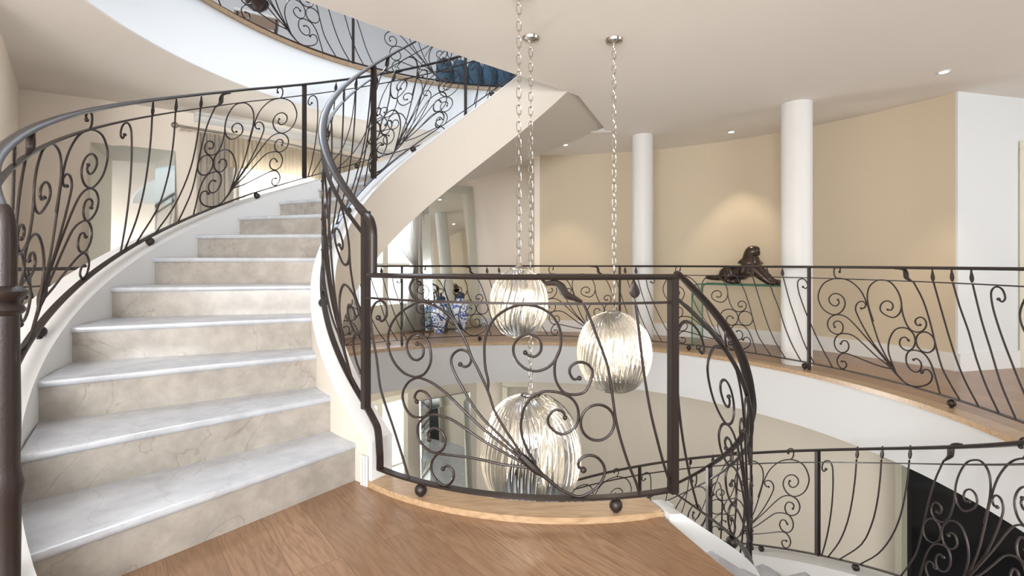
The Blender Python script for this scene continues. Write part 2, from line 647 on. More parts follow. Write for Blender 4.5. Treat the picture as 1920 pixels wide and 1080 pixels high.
curved_wall('wall_curved', M['wall_beige'], 0, ZC, RW, 0.12, 16.2, 85.3)
curved_wall('wall_lower_curved', M['wall_low'], ZL, -0.53, lambda d: RW(d) + 0.02, 0.12, -50, 88)
curved_wall('baseboard_curved', M['white'], 0, 0.17, lambda d: RW(d) - 0.018, 0.018, 16.3, 85.0)
bm = bmesh.new()
wallstrip(bm, [(4.30, 4.665), (5.12, 4.86), (7.2, 5.4)], 0, ZC, side=1)
struct('wall_right_end', bm, M['wall_white'])
bm = bmesh.new()
wallstrip(bm, [(4.30, 4.662), (5.12, 4.857), (5.35, 4.917)], 0, 0.17, th=0.018, side=-1)
struct('baseboard_right', bm, M['white'])
bm = bmesh.new()
wallstrip(bm, WALL_L[9:], 0, 0.12, th=0.018, side=-1)
struct('baseboard_far', bm, M['white'])
bm = bmesh.new()
prof = [(0, 0), (0.10, 0), (0.085, -0.02), (0.05, -0.03), (0.03, -0.08), (0.0, -0.095)]
fr = []
W2 = [Vector((x, y, ZC)) for x, y in WALL_L[5:10]]
for i, p in enumerate(W2):
    t = (W2[min(i + 1, len(W2) - 1)] - W2[max(i - 1, 0)]).normalized()
    fr.append((p, Vector((t.y, -t.x, 0)), Vector((0, 0, 1))))
sweep(bm, fr, prof)
struct('trim_5', bm, M['white'], True)

# door on the right-hand white wall
dr = thing('door', 'cream panelled door with lever handle at the far right edge', 'door', (5.4, 4.93, 0))
del dr['label'], dr['category']
dr.name = 'door_1'
dr['kind'] = 'structure'
dd = Vector((2.08, 0.54, 0)).normalized()
dn = Vector((dd.y, -dd.x, 0))
dang = math.atan2(dd.y, dd.x)
o0 = Vector((5.08, 4.84, 0))
bm = bmesh.new()
for s0 in (0.0, 0.95):
    c = o0 + dd * (s0 + 0.04) + dn * 0.02
    box(bm, (c.x, c.y, 1.09), (0.08, 0.05, 2.18), dang, 0.005)
c = o0 + dd * 0.515 + dn * 0.02
box(bm, (c.x, c.y, 2.22), (1.03, 0.05, 0.08), dang, 0.005)
obj('door_frame', bm, M['frame'], dr)
bm = bmesh.new()
box(bm, (c.x, c.y, 1.07), (0.87, 0.035, 2.14), dang)
leaf = obj('door_leaf', bm, M['frame'], dr)
bm = bmesh.new()
h = o0 + dd * 0.125 + dn * 0.06
ball(bm, h + Vector((0, 0, 0.97)), 0.022)
tube3(bm, [h + Vector((0, 0, 0.97)) - dn * 0.03, h + Vector((0, 0, 0.97)), h + dd * 0.10 + Vector((0, 0, 0.97))], 0.009)
obj('door_handle', bm, M['chrome'], dr)

# ------------------------------------------------------------------ staircases
STEP, RISE = 9.8, 0.18


def nos(d):
    return (242.7 - d) / STEP * RISE


def nosd(d):
    return -(d + 71.6) / STEP * RISE


def tread_mesh(r0, r1, a_front, a_back, z):
    """slab with rounded nose at a_front; a_back beyond"""
    bm = bmesh.new()
    sg = 1 if a_back > a_front else -1
    prof = [(0, -0.030), (-0.006, -0.024), (-0.008, -0.014), (-0.005, -0.004), (0.004, 0.0)]
    nr = 7
    rings = []
    for r in rng(r0, r1, nr):
        t = pol(1, a_front + sg * 90) - pol(0, 0)
        row = []
        base = pol(r, a_front)
        for x, z_ in prof:
            p = base + t * x
            row.append(bm.verts.new((p.x, p.y, z + z_)))
        p = pol(r, a_back)
        row.append(bm.verts.new((p.x, p.y, z)))
        row.append(bm.verts.new((p.x, p.y, z - 0.03)))
        rings.append(row)
    n = len(rings[0])
    for A, B in zip(rings, rings[1:]):
        for k in range(n):
            bm.faces.new((A[k], A[(k + 1) % n], B[(k + 1) % n], B[k]))
    bm.faces.new(rings[0])
    bm.faces.new(rings[-1])
    return bm


def riser_mesh(r0, r1, a, z0, z1):
    bm = bmesh.new()
    A, B = pol(r0, a), pol(r1, a)
    t = (pol(1, a + 90) - pol(0, 0))
    A2, B2 = A + t * 0.02, B + t * 0.02
    prism(bm, [A.xy, B.xy, B2.xy, A2.xy], z0, z1)
    return bm


def staircase(name, label, loc, up):
    root = thing(name, label, 'staircase', loc)
    r0, r1 = 1.415, 2.535
    N_ = 18
    for k in range(1, N_ + 1):
        if up:
            a = 242.7 - STEP * k
            z = RISE * k
            if k == N_:
                continue
            obj('tread', tread_mesh(r0, r1, a, a - STEP - 0.6, z), M['marble_lit'], root)
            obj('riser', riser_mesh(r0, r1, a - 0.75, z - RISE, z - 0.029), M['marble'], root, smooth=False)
        else:
            a = -71.6 + STEP * k
            z = -RISE * k
            if k < N_:
                obj('tread', tread_mesh(r0, r1, a, a - STEP - 0.6, z), M['marble_lit'], root)
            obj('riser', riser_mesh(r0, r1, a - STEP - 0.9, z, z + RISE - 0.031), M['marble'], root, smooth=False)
    return root


st = staircase('staircase', 'curved marble staircase with white stringers climbing from the landing on the left', pol(1.9, 236), True)
A_UP0, A_UP1 = 237.6, 66.3


def obar(d):     # height of the outer bottom rail above the nosing line
    return 0.145 - 0.06 * min(1, max(0, (d - 160) / 55.0))


bm = bmesh.new()
arcband(bm, 1.285, 1.415, lambda d: max(nos(d) - 0.47, 0.0 if d > 205 else -9), lambda d: min(nos(d) + 0.105, 3.3), A_UP0, A_UP1, 90)
obj('inner_stringer', bm, M['plaster'], st)
bm = bmesh.new()     # white cap of the inner stringer
arcband(bm, 1.280, 1.420, lambda d: min(nos(d) + 0.100, 3.29), lambda d: min(nos(d) + 0.112, 3.302), A_UP0 + 0.1, A_UP1, 90)
obj('stringer_cap', bm, M['white'], st)
bm = bmesh.new()
p = pol(1.35, 237.4)
box(bm, (p.x + 0.0, p.y, 0.105), (0.135, 0.02, 0.21), R_(237.4), 0.004)
for q in (-0.012, 0.0, 0.012):
    e = pol(1.425, 236.2 + q * 60)
    tube3(bm, [(e.x, e.y, 0.0), (e.x, e.y, 0.14)], 0.006)
obj('stringer_foot', bm, M['white'], st)
bm = bmesh.new()
arcband(bm, 2.535, 2.785, lambda d: max(nos(d) - 0.45, 0.0 if d > 205 else -9), lambda d: nos(d) + obar(d) - 0.060, 238.5, A_UP1, 90)
obj('outer_stringer', bm, M['white'], st)
bm = bmesh.new()
arcband(bm, 1.29, 2.78, lambda d: nos(d) - 0.47, lambda d: nos(d) - 0.30, 214, A_UP1, 80)
obj('soffit', bm, M['plaster'], st)

sd = staircase('staircase', 'curved marble staircase descending on the right from the landing to the lower hall', pol(1.9, -66), False)
DC = (0.18, 3.38)


def RD(d):
    t = min(1, max(0, (d + 70) / 40.0))
    t = t * t * (3 - 2 * t)
    return 1.44 - 0.10 * t


bm = bmesh.new()
for off0, off1, zz0, zz1 in ((-0.075, 0.05, -0.47, 0.048),):
    rings = []
    for d in rng(-72.0, 104, 80):
        rings.append([bm.verts.new(pol(RD(d) + r, d, max(ZL, min(nosd(d) + z, 0.022 if z > 0 else 9)), DC)) for r, z in ((off0, zz0), (off1, zz0), (off1, zz1), (off0, zz1))])
    for A, B in zip(rings, rings[1:]):
        for k in range(4):
            bm.faces.new((A[k], A[(k + 1) % 4], B[(k + 1) % 4], B[k]))
    bm.faces.new(rings[0])
    bm.faces.new(rings[-1])
obj('inner_stringer', bm, M['white'], sd)
bm = bmesh.new()
arcband(bm, 2.535, 2.785, lambda d: max(ZL, nosd(d) - 0.45), lambda d: max(ZL + 0.06, nosd(d) + 0.075), -71, 106, 90)
obj('outer_stringer', bm, M['white'], sd)
bm = bmesh.new()
arcband(bm, 1.36, 2.78, lambda d: max(ZL + 0.01, nosd(d) - 0.47), lambda d: max(ZL + 0.05, nosd(d) - 0.30), -70, 100, 80)
obj('soffit', bm, M['plaster'], sd)

# ------------------------------------------------------------------ wrought iron
FAR = {
    'A': '774,106 666,278 605,437 577,525 542,628 486,730 401,801 315,827 227,822 138,776 89,686 89,613 130,537 197,497 256,494 315,533 344,598 329,652 286,684 234,685 194,650 194,607 227,577 264,577 288,607 276,632',
    'F': '605,470 559,603 549,694 570,768 625,816 680,827 747,815 800,767 837,701 851,628 834,565 787,526 734,530 680,556 664,592 680,632 720,655 761,646 778,616 761,583 731,584',
    'G': '851,628 860,568 892,486 931,443 982,433 1033,455 1058,496 1048,536 1014,553 976,536 967,508 985,486 1008,493',
    'A2': '774,106 693,193 598,292 514,412 458,513 441,565 458,614 500,635 535,614 521,579 493,572',
    'B': '774,106 625,245 528,334 415,440 344,487 271,496 205,465 175,404 197,343 256,315 307,332 326,388 300,433 256,432 234,404 246,378',
    'C': '774,106 639,176 528,254 430,320 344,332 278,311 242,250 253,188 300,154 358,174 380,223 358,265 322,262 302,233',
    'D': '787,101 639,105 500,129 358,154 300,136 268,78 286,25 329,10 358,47 344,78 312,75',
    'H': '807,72 761,168 736,252 747,342 787,417 840,449 905,449 950,416 967,365 950,308 905,276 860,286 834,318 847,364 886,378 910,358',
    'J': '761,118 800,76 866,24 944,5 1033,30 1090,73 1106,123 1084,158 1046,158 1022,132',
    'I': '1170,6 1133,118 1096,213 1046,273 995,290 931,284 895,244 892,182 925,135 976,122 1014,155 1014,202 982,227 952,214',
    'O': '1051,444 1128,368 1051,289 972,360',
    'curl': '268,826 242,855 239,908 264,930 297,918 292,888',
    'foot': '735,150 770,112 800,76 866,24'}
NEAR = {
    'A': '826,137 790,197 731,282 690,351 662,430 614,526 595,557 565,628 530,685 495,730 453,758 404,776 347,785 286,767 222,731 170,679 148,618 155,559 188,508 242,470 293,458 323,458 364,476 393,519 398,566 387,608 364,634 329,647 293,634 268,604 268,570 293,538 323,531 353,549 360,578 347,600 325,602',
    'F': '662,430 664,470 653,515 648,573 650,636 667,690 699,736 745,768 790,784 830,786 879,776 923,748 953,704 964,660 960,607 940,563 909,532 865,517 821,526 785,556 770,595 776,631 803,658 834,667 865,655 883,629 881,598 861,578 839,577 819,592',
    'G': '960,607 942,563 938,519 945,475 971,436 997,425 1037,425 1068,442 1092,501 1086,532 1061,552 1030,554 1004,537 999,511 1015,486 1039,490',
    'A2': '799,171 708,254 647,307 595,366 556,426 515,491 497,541 510,574 540,592 573,585 590,561 582,533 560,522 540,531',
    'B': '799,162 699,231 647,266 565,331 495,388 431,428 376,449 323,452 274,428 242,377 248,330 280,291 323,281 370,295 396,331 393,373 364,398 329,396 311,368 323,349',
    'C': '826,134 699,195 642,221 565,263 495,296 420,306 370,292 332,252 329,199 358,161 404,143 437,148 464,173 469,210 448,240 409,246 382,221 389,194',
    'D': '834,124 722,130 647,140 565,145 464,142 431,138 404,103 401,60 426,27 464,10 495,25 510,55 505,82 479,96 458,80',
    'H': '861,143 826,199 803,264 803,317 817,371 848,412 887,433 923,436 966,429 1006,409 1030,374 1035,330 1024,295 997,273 966,263 936,277 914,303 912,329 931,356 953,361 975,350 980,330',
    'J': '861,116 901,87 949,48 997,22 1037,10 1077,23 1115,50 1140,89 1142,124 1124,156 1097,174 1066,175 1039,158 1035,132 1055,118',
    'O': '1114,381 1186,306 1114,236 1046,310',
    'curl': '341,792 305,812 283,840 290,869 317,884 338,868',
    'foot': '800,172 861,116 901,87 949,48'}


def parse(s):
    return [Vector((float(a) / 1000, float(b) / 1000)) for a, b in (w.split(',') for w in s.split())]


def make_path(center, Rf, th0, sgn, zf):
    """local (s, h, o) of a run -> world. s along, h up from the bottom bar, o outward"""
    # s is measured on the radius at the run's start so units keep their width
    Rm = Rf(th0)

    def mp(s, h, o=0.0):
        d = th0 + sgn * math.degrees(s / Rm)
        return pol(Rf(d) + o, d, zf(d) + h, center)
    return mp


def ltube(bm, mp, P, r, seg=8, n=3, taper=None, clip=None):
    Q = catmull(P, n)
    if clip:
        keep = []
        for q in Q:
            if clip[0] <= q.x <= clip[1]:
                keep.append(q)
            elif keep:
                break
        Q = keep
        if len(Q) < 2:
            return None
    N_ = len(Q)
    rings = []
    for i, q in enumerate(Q):
        t = Q[min(i + 1, N_ - 1)] - Q[max(i - 1, 0)]
        t = t.normalized() if t.length > 1e-9 else Vector((1, 0))
        nn = Vector((-t.y, t.x))
        rr = r if taper is None else taper(i / (N_ - 1))
        ring = []
        for k in range(seg):
            c, s_ = math.cos(2 * PI * k / seg), math.sin(2 * PI * k / seg)
            p = q + nn * rr * c
            ring.append(bm.verts.new(mp(p.x, p.y, rr * s_)))
        rings.append(ring)
    for A, B in zip(rings, rings[1:]):
        for k in range(seg):
            bm.faces.new((A[k], A[(k + 1) % seg], B[(k + 1) % seg], B[k]))
    bm.faces.new(rings[0])
    bm.faces.new(rings[-1])
    return Q[-1]


def strip(bm, mp, s0, s1, h, w, t, n, prof=None):
    """flat bar or moulded rail from s0 to s1 centred at height h (top at h+t/2)"""
    pr = prof or [(-w / 2, -t / 2), (w / 2, -t / 2), (w / 2, t / 2), (-w / 2, t / 2)]
    rings = [[bm.verts.new(mp(s, h + y, x)) for x, y in pr] for s in rng(s0, s1, n)]
    m_ = len(pr)
    for A, B in zip(rings, rings[1:]):
        for k in range(m_):
            bm.faces.new((A[k], A[(k + 1) % m_], B[(k + 1) % m_], B[k]))
    bm.faces.new(rings[0])
    bm.faces.new(rings[-1])


HAND = [(-0.022, -0.006), (-0.016, -0.010), (0.016, -0.010), (0.022, -0.006), (0.025, 0.002), (0.020, 0.009), (0.010, 0.013), (-0.010, 0.013), (-0.020, 0.009), (-0.025, 0.002)]
RT = 0.0058      # radius of the scroll rod


def leaf_mesh(mp, s, h0, h1, lean=0.0, wk=1.0):
    bm = bmesh.new()
    ws = [(0, 0.003), (0.08, 0.011), (0.22, 0.0175), (0.38, 0.0185), (0.55, 0.0145), (0.72, 0.009), (0.88, 0.004), (1, 0.002)]
    rings = []
    for t, w in ws:
        ring = []
        for k in range(12):
            c, q = math.cos(2 * PI * k / 12), math.sin(2 * PI * k / 12)
            th = 0.0045 * (1 if k % 2 == 0 else 0.55) + 0.0015
            ring.append(bm.verts.new(mp(s + lean * t + w * wk * c, h0 + (h1 - h0) * t, th * q)))
        rings.append(ring)
    for A, B in zip(rings, rings[1:]):
        for k in range(12):
            bm.faces.new((A[k], A[(k + 1) % 12], B[(k + 1) % 12], B[k]))
    bm.faces.new(rings[0])
    bm.faces.new(rings[-1])
    return bm


def fan(root, mp, s0, src, stretch=1.0, clip=None, extra=True, sx=1.0):
    bm = bmesh.new()
    cl = (clip[0], clip[1]) if clip else None
    for k in ('A', 'F', 'G', 'A2', 'B', 'C', 'D', 'H', 'J', 'I'):
        if k not in src:
            continue
        P = [Vector((s0 + p.x * sx, p.y)) for p in parse(src[k])]
        e = ltube(bm, mp, P, RT, clip=cl)
        full = (not cl) or (cl[0] <= P[-1].x <= cl[1])
        if e is not None and full:
            ball(bm, mp(e.x, e.y), RT * (2.3 if k in 'J' else 1.75), 10)
    P = parse(src['foot'])
    if not cl or (cl[0] <= s0 + P[0].x * sx <= cl[1]):
        ltube(bm, mp, [Vector((s0 + p.x * sx, p.y)) for p in P], 0.01, taper=lambda t: 0.0125 + 0.009 * math.sin(PI * min(1, t * 1.6 + .1)) * (1 - t) - 0.006 * t, clip=cl)
    # closed ring beside the wave baluster
    o = parse(src['O'])
    c = (o[0] + o[2]) / 2
    rx, ry = (o[1].x - o[3].x) / 2, (o[0].y - o[2].y) / 2
    if not cl or (cl[0] <= s0 + (c.x - rx) * sx and s0 + (c.x + rx) * sx <= cl[1]):
        ltube(bm, mp, [Vector((s0 + (c.x + rx * math.cos(a)) * sx, c.y + ry * math.sin(a))) for a in rng(0, 2 * PI, 20)], RT, n=2)
    obj('scroll_panel', bm, M['iron'], root)
    P = [Vector((s0 + p.x * sx, p.y)) for p in parse(src['curl'])]
    if not cl or (cl[0] <= P[0].x <= cl[1]):
        bm = bmesh.new()
        e = ltube(bm, mp, P, RT)
        ball(bm, mp(e.x, e.y), 0.0115, 10)
        obj('curl', bm, M['iron'], root)


def wave(root, mp, P, head):
    bm = bmesh.new()
    ltube(bm, mp, P, RT)
    b = obj('baluster', bm, M['iron'], root)
    bm = bmesh.new()
    rr = [0.004, 0.009, 0.013, 0.018, 0.017, 0.011, 0.006]
    Q = head
    ltube(bm, mp, Q, 0.01, taper=lambda t: rr[int(t * 6)] + (rr[min(6, int(t * 6) + 1)] - rr[int(t * 6)]) * (t * 6 - int(t * 6)))
    o = obj('leaf', bm, M['iron'], b)


def bal(root, mp, P, leaf_h=None, leafp=True):
    bm = bmesh.new()
    ltube(bm, mp, P, RT)
    b = obj('baluster', bm, M['iron'], root)
    if leafp:
        obj('leaf', leaf_mesh(mp, P[0].x - 0.004, P[0].y + 0.005, P[0].y + 0.10, -0.006), M['iron'], b)


def post(root, mp, s, h0, h1, w=0.036):
    bm = bmesh.new()
    a, b = mp(s, h0), mp(s, h1)
    d = mp(s + 0.01, 0) - mp(s - 0.01, 0)
    box(bm, (a.x, a.y, (a.z + b.z) / 2), (w, w, b.z - a.z), math.atan2(d.y, d.x), 0.002)
    obj('post', bm, M['iron'], root, smooth=False)


def foot(root, mp, s, low=-0.034, r=0.027):
    bm = bmesh.new()
    ball(bm, mp(s, low), r, 20)
    c = mp(s, low)
    lathe(bm, [(0.0, -r - 0.012), (0.016, -r - 0.012), (0.016, -r - 0.006), (0.008, -r + 0.004), (0.0, -r + 0.004)], c, 12)
    obj('ball_foot', bm, M['iron'], root)


def rails(root, mp, s0, s1, n, hs=(0.0, 0.825, 0.93), hand=True, wb=0.03):
    for nm, h, w, t, pr in (('bottom_rail', hs[0], wb, 0.009, None), ('middle_rail', hs[1], 0.016 if hand is False else 0.022, 0.009, None), ('handrail', hs[2], 0.05, 0.02, HAND)):
        bm = bmesh.new()
        strip(bm, mp, s0, s1, h, w, t, n, pr)
        obj(nm, bm, M['iron'], root)


def vpts(s0, s):
    return [Vector((s0 + p.x, p.y)) for p in parse(s)]


WAVE = '950,823 1033,680 1096,501 1131,369 1182,209 1249,102 1327,2'
LEAF = ['1136,825 1195,637 1261,435 1327,262 1397,129 1487,2', '1309,830 1362,664 1432,493 1490,317 1569,142 1656,2', '1480,828 1546,590 1614,401 1680,220 1734,110 1798,2']
SCRO = '-68,735 -42,720 -20,748 -42,800 -88,814 -122,778 -112,690 -80,590 -34,475 20,360 80,240 150,118 225,2'
SCST = '-50,735 -72,718 -92,748 -72,802 -30,814 0,778 -8,690 -18,560 -22,420 -20,270 -10,130 8,2'
SCST = '-82,742 -62,722 -42,750 -60,802 -108,814 -142,770 -150,680 -148,560 -136,420 -112,270 -80,130 -40,2'
WHEAD = '790,921 840,923 875,915 888,885 892,855 915,838 950,820'

# -- balustrade round the opening of this floor (seen from inside, runs clockwise = falling angle)
TH_R = 114.15 + math.degrees(0.265 / 3.05)
mpR = make_path((CX, CY), lambda d: 3.05, TH_R, -1, lambda d: 0.075)
root = thing('balustrade', 'dark wrought iron scrollwork balustrade around the far rim of the oak floor', 'balustrade', pol(3.05, 60))


def srim(d):
    return (TH_R - d) * PI / 180 * 3.05


S0R, S1R = srim(222), srim(-42)
rails(root, mpR, S0R, S1R, 260, hand=False)
fans = [srim(d) - 0.265 for d in (209, 177.5, 145.8, 114.15, 82.07, 51.45, 19.01, -12.6)]
for k, s0 in enumerate(fans):
    nxt = fans[k + 1] if k + 1 < len(fans) else s0 + 1.69
    e = nxt - s0 - 1.76
    fan(root, mpR, s0, FAR)
    wave(root, mpR, vpts(s0, WAVE), vpts(s0, WHEAD))
    for j in range(3):
        if k == len(fans) - 1 and j == 2:
            break
        P = vpts(s0, LEAF[j])
        P = [Vector((p.x + e * (j + 1) / 4, p.y)) for p in P]
        bal(root, mpR, P)
    bm = bmesh.new()
    P = vpts(s0, SCRO)
    ltube(bm, mpR, P, RT)
    ball(bm, mpR(P[0].x, P[0].y), 0.011, 10)
    obj('scroll_baluster', bm, M['iron'], root)
for d in (215, 160, 119.27, 65.09, 24.11, -30):
    post(root, mpR, srim(d), -0.07, 0.93, 0.026)
for d in (205, 180, 150, 122.5, 100.0, 73, 49, 24.9, 0.3, -25):
    foot(root, mpR, srim(d), -0.036)

# -- balustrade of the near landing
mpN = make_path(NC, lambda d: 1.38, 228.83, 1, lambda d: 0.085)
root = thing('balustrade', 'short bowed wrought iron balustrade standing on the oak kerb of the near landing', 'balustrade', pol(1.38, 259, 0, NC))
for nm, s0, s1, h, w, t, pr in (('bottom_rail', 0.085, 1.452, 0.004, 0.032, 0.010, None), ('middle_rail', -0.02, 1.452, 0.792, 0.014, 0.010, None), ('handrail', 0.016, 1.47, 0.898, 0.05, 0.02, HAND)):
    bm = bmesh.new()
    strip(bm, mpN, s0, s1, h, w, t, 60, pr)
    obj(nm, bm, M['iron'], root)
post(root, mpN, 1.452, -0.01, 0.895, 0.036)
fan(root, mpN, 0, NEAR)
wave(root, mpN, parse('1055,792 1084,730 1110,660 1138,588 1160,517 1179,393 1192,308 1216,218 1249,122 1277,57 1292,8'), parse('884,891 905,874 940,876 966,858 984,828 1019,814 1050,799'))
bal(root, mpN, parse('1275,794 1285,727 1297,628 1307,547 1321,457 1346,329 1377,214 1408,110 1446,8'), leafp=False)
lb = [o for o in bpy.data.objects if o.parent == root and o.name.startswith('baluster')][-1]
bm = leaf_mesh(mpN, 1.273, 0.812, 0.895, -0.006, 1.3)
obj('leaf', bm, M['iron'], lb)
bm = bmesh.new()
P = parse('78,702 106,687 137,716 133,761 98,782 53,767 23,724 23,668 40,592 66,509 90,390 122,320 173,230 222,131 277,8')
ltube(bm, mpN, P, RT)
ball(bm, mpN(P[0].x, P[0].y), 0.013, 10)
obj('scroll_baluster', bm, M['iron'], root)
foot(root, mpN, 0.345, -0.031)
foot(root, mpN, 1.19, -0.031)

# -- inner balustrade of the rising flight
zin = lambda d: min(nos(d) + 0.165, ZU + 0.1)
TH_I = 112.0
mpI = make_path((CX, CY), lambda d: 1.352, TH_I, 1, zin)
root = thing('balustrade', 'wrought iron inner balustrade sweeping up beside the rising marble staircase', 'balustrade', pol(1.352, 233.6))


def sin_(d):
    return (d - TH_I) * PI / 180 * 1.352


SI0, SI1 = sin_(68), sin_(232.8)
rails(root, mpI, SI0, SI1, 170, hand=True, wb=0.03)
SU = ['1100,826 1115,700 1142,560 1190,400 1270,250 1385,115 1550,2', '1350,826 1362,680 1390,500 1440,330 1535,160 1740,2', '1580,826 1592,680 1620,500 1665,320 1740,150 1850,2']
UI = 78.5 * PI / 180 * 1.352
for s0, cl in ((-UI, (SI0 + 0.02, 9)), (0.0, None), (UI, (-9, SI1 - 0.03))):
    fan(root, mpI, s0, FAR, clip=cl)
    if s0 + 1.33 < SI1 and s0 + 0.9 > SI0:
        wave(root, mpI, vpts(s0, WAVE), vpts(s0, WHEAD))
    for q in range(3):
        P = [Vector((s0 + 1.0 + (p.x - 1.0) * 0.82, p.y)) for p in parse(SU[q])]
        if P[-1].x < SI1 and P[0].x > SI0:
            bal(root, mpI, P)
    P = [Vector((s0 + UI + p.x, p.y)) for p in parse(SCST)]
    if SI0 < min(p.x for p in P) and max(p.x for p in P) < SI1:
        bm = bmesh.new()
        ltube(bm, mpI, P, RT)
        ball(bm, mpI(P[0].x, P[0].y), 0.011, 10)
        obj('scroll_baluster', bm, M['iron'], root)
post(root, mpI, sin_(156.6), -0.005, 0.925)
post(root, mpI, sin_(232.8), -0.02, 0.95)
for d in (206, 171.5, 137.2, 102.6):
    foot(root, mpI, sin_(d), -0.031)
# easing of the handrail down to the landing rail, and of the bottom bar
pI = mpI(SI1, 0.93)
q0, q1 = mpI(SI1 - 0.06, 0.93), mpI(SI1, 0.93)
e1 = pol(1.38, 230.3, 0, NC)
qd = (e1 - q1).xy
P = catmull([q0, q1, Vector((q1.x + qd.x * 0.6, q1.y + qd.y * 0.6, q1.z - 0.028)), Vector((q1.x + qd.x * 0.93, q1.y + qd.y * 0.93, q1.z - 0.075)), Vector((e1.x, e1.y, q1.z - 0.13)), Vector((e1.x, e1.y, 1.05)), Vector((e1.x, e1.y, 0.985))], 6)
bm = bmesh.new()
tube3(bm, P, 0.021, 12)
obj('rail_easing', bm, M['iron'], root)
b0 = mpI(SI1, 0.0)
e2 = mpN(0.09, 0.004)
P = catmull([b0, pol(1.372, 236.3, b0.z - 0.05), pol(1.395, 238.6, b0.z - 0.085), pol(1.405, 239.5, 0.17), Vector((e2.x, e2.y, 0.13)), e2], 6)
bm = bmesh.new()
tn = Vector((-(e2 - b0).y, (e2 - b0).x, 0)).normalized()
rings = []
for i, p in enumerate(P):
    t = (P[min(i + 1, len(P) - 1)] - P[max(i - 1, 0)]).normalized()
    u_ = tn.cross(t).normalized()
    rings.append((p, tn, u_))
sweep(bm, rings, [(-0.016, -0.005), (0.016, -0.005), (0.016, 0.005), (-0.016, 0.005)])
obj('bar_easing', bm, M['iron'], root)

# -- outer balustrade of the rising flight
UO = 42.2 * PI / 180 * 2.62
TH_O = 147.2
mpO = make_path((CX, CY), lambda d: 2.60, TH_O, 1, lambda d: nos(d) + obar(d))


def so(d, th=TH_O):
    return (d - th) * PI / 180 * 2.60


root = thing('balustrade', 'wrought iron outer balustrade with newel post climbing the left of the marble stairs', 'balustrade', pol(2.65, 239))
rails(root, mpO, so(72), so(235.4), 190, hs=(0.0, 0.83, 0.938), wb=0.034)


def stair_unit(root, mp, s0, smin, smax, UW, df=0.0):
    cl = None
    s00 = s0
    s0 = s0 + df
    if s0 < smin or s0 + 1.33 > smax:
        cl = (smin + 0.01, smax - 0.02)
    if s0 < smax:
        fan(root, mp, s0, FAR, clip=cl)
    if s0 + 1.33 < smax and s0 + 0.79 > smin:
        wave(root, mp, vpts(s0, WAVE), vpts(s0, WHEAD))
    s0 = s00
    for q in range(3):
        P = vpts(s0, SU[q])
        if P[-1].x < smax and P[0].x > smin:
            bal(root, mp, P)
    P = [Vector((s0 + UW + p.x, p.y)) for p in parse(SCST)]
    if smin < min(p.x for p in P) and max(p.x for p in P) < smax:
        bm = bmesh.new()
        ltube(bm, mp, P, RT)
        ball(bm, mp(P[0].x, P[0].y), 0.011, 10)
        obj('scroll_baluster', bm, M['iron'], root)


for k in (-2, -1, 0, 1, 2):
    stair_unit(root, mpO, k * UO, so(72), so(235), UO)
for d in (147.2, 105):
    post(root, mpO, so(d), -0.005, 0.94, 0.034)
for d in (206.9, 182.5, 158.6, 134, 110, 86):
    foot(root, mpO, so(d), -0.033)
# newel post with turned collars
nw = pol(2.60, 235.6)
bm = bmesh.new()
lathe(bm, [(0.036, 0.0), (0.036, 0.02), (0.03, 0.03), (0.034, 0.40), (0.040, 0.44), (0.034, 0.47), (0.031, 0.50), (0.033, 0.60), (0.030, 0.90), (0.038, 0.905), (0.044, 0.915), (0.038, 0.925), (0.028, 0.935), (0.036, 0.945), (0.046, 0.955), (0.048, 0.965), (0.040, 0.972), (0.026, 0.98), (0.026, 1.10), (0.024, 1.15), (0.018, 1.185), (0.008, 1.20)], (nw.x, nw.y, 0.0), 20)
obj('newel_post', bm, M['iron'], root)

# -- inner balustrade of the descending flight
zdn = lambda d: 0.088 - (d + 70.2) / STEP * RISE
mpDI = make_path(DC, RD, -69.8, 1, zdn)
mpDI_R = RD(-69.8)
root = thing('balustrade', 'wrought iron inner balustrade spiralling down around the stairwell on the right', 'balustrade', pol(1.44, -69, 0, DC))


def sdi(d):
    return (d + 69.8) * PI / 180 * mpDI_R


rails(root, mpDI, sdi(-69.0), sdi(100), 170, hand=True, wb=0.03)
UD = 74 * PI / 180 * mpDI_R
for k in range(3):
    s0 = 0.12 + k * UD
    mx = sdi(99)
    if s0 < mx:
        fan(root, mpDI, s0, FAR, clip=(0, mx) if s0 + 1.33 > mx else None)
    if s0 + 1.33 < mx:
        wave(root, mpDI, vpts(s0, WAVE), vpts(s0, WHEAD))
    for q in range(3):
        P = [Vector((s0 + 1.0 + (p.x - 1.0) * 0.84, p.y)) for p in parse(SU[q])]
        if P[-1].x < mx:
            bal(root, mpDI, P)
    P = [Vector((s0 + 0.02 + p.x * 1.0, p.y)) for p in parse('-0,700 22,688 40,720 10,765 -45,775 -95,740 -125,660 -128,560 -115,400 -90,250 -45,100 0,2')]
    if min(p.x for p in P) > 0 and max(p.x for p in P) < mx:
        bm = bmesh.new()
        ltube(bm, mpDI, P, RT)
        ball(bm, mpDI(P[0].x, P[0].y), 0.012, 10)
        obj('scroll_baluster', bm, M['iron'], root)
for d in (12, 75):
    post(root, mpDI, sdi(d), -0.005, 0.925)
for d in (-52.5, -14, 24, 62):
    foot(root, mpDI, sdi(d), -0.031)

# -- outer balustrade of the descending flight
zdo = lambda d: nosd(d) + 0.130
mpDO = make_path((CX, CY), lambda d: 2.65, 16.16, 1, zdo)
root = thing('balustrade', 'wrought iron outer balustrade of the descending stairs in front of the black panel', 'balustrade', pol(2.65, 16, -1.6))


def sdo(d):
    return (d - 16.16) * PI / 180 * 2.65


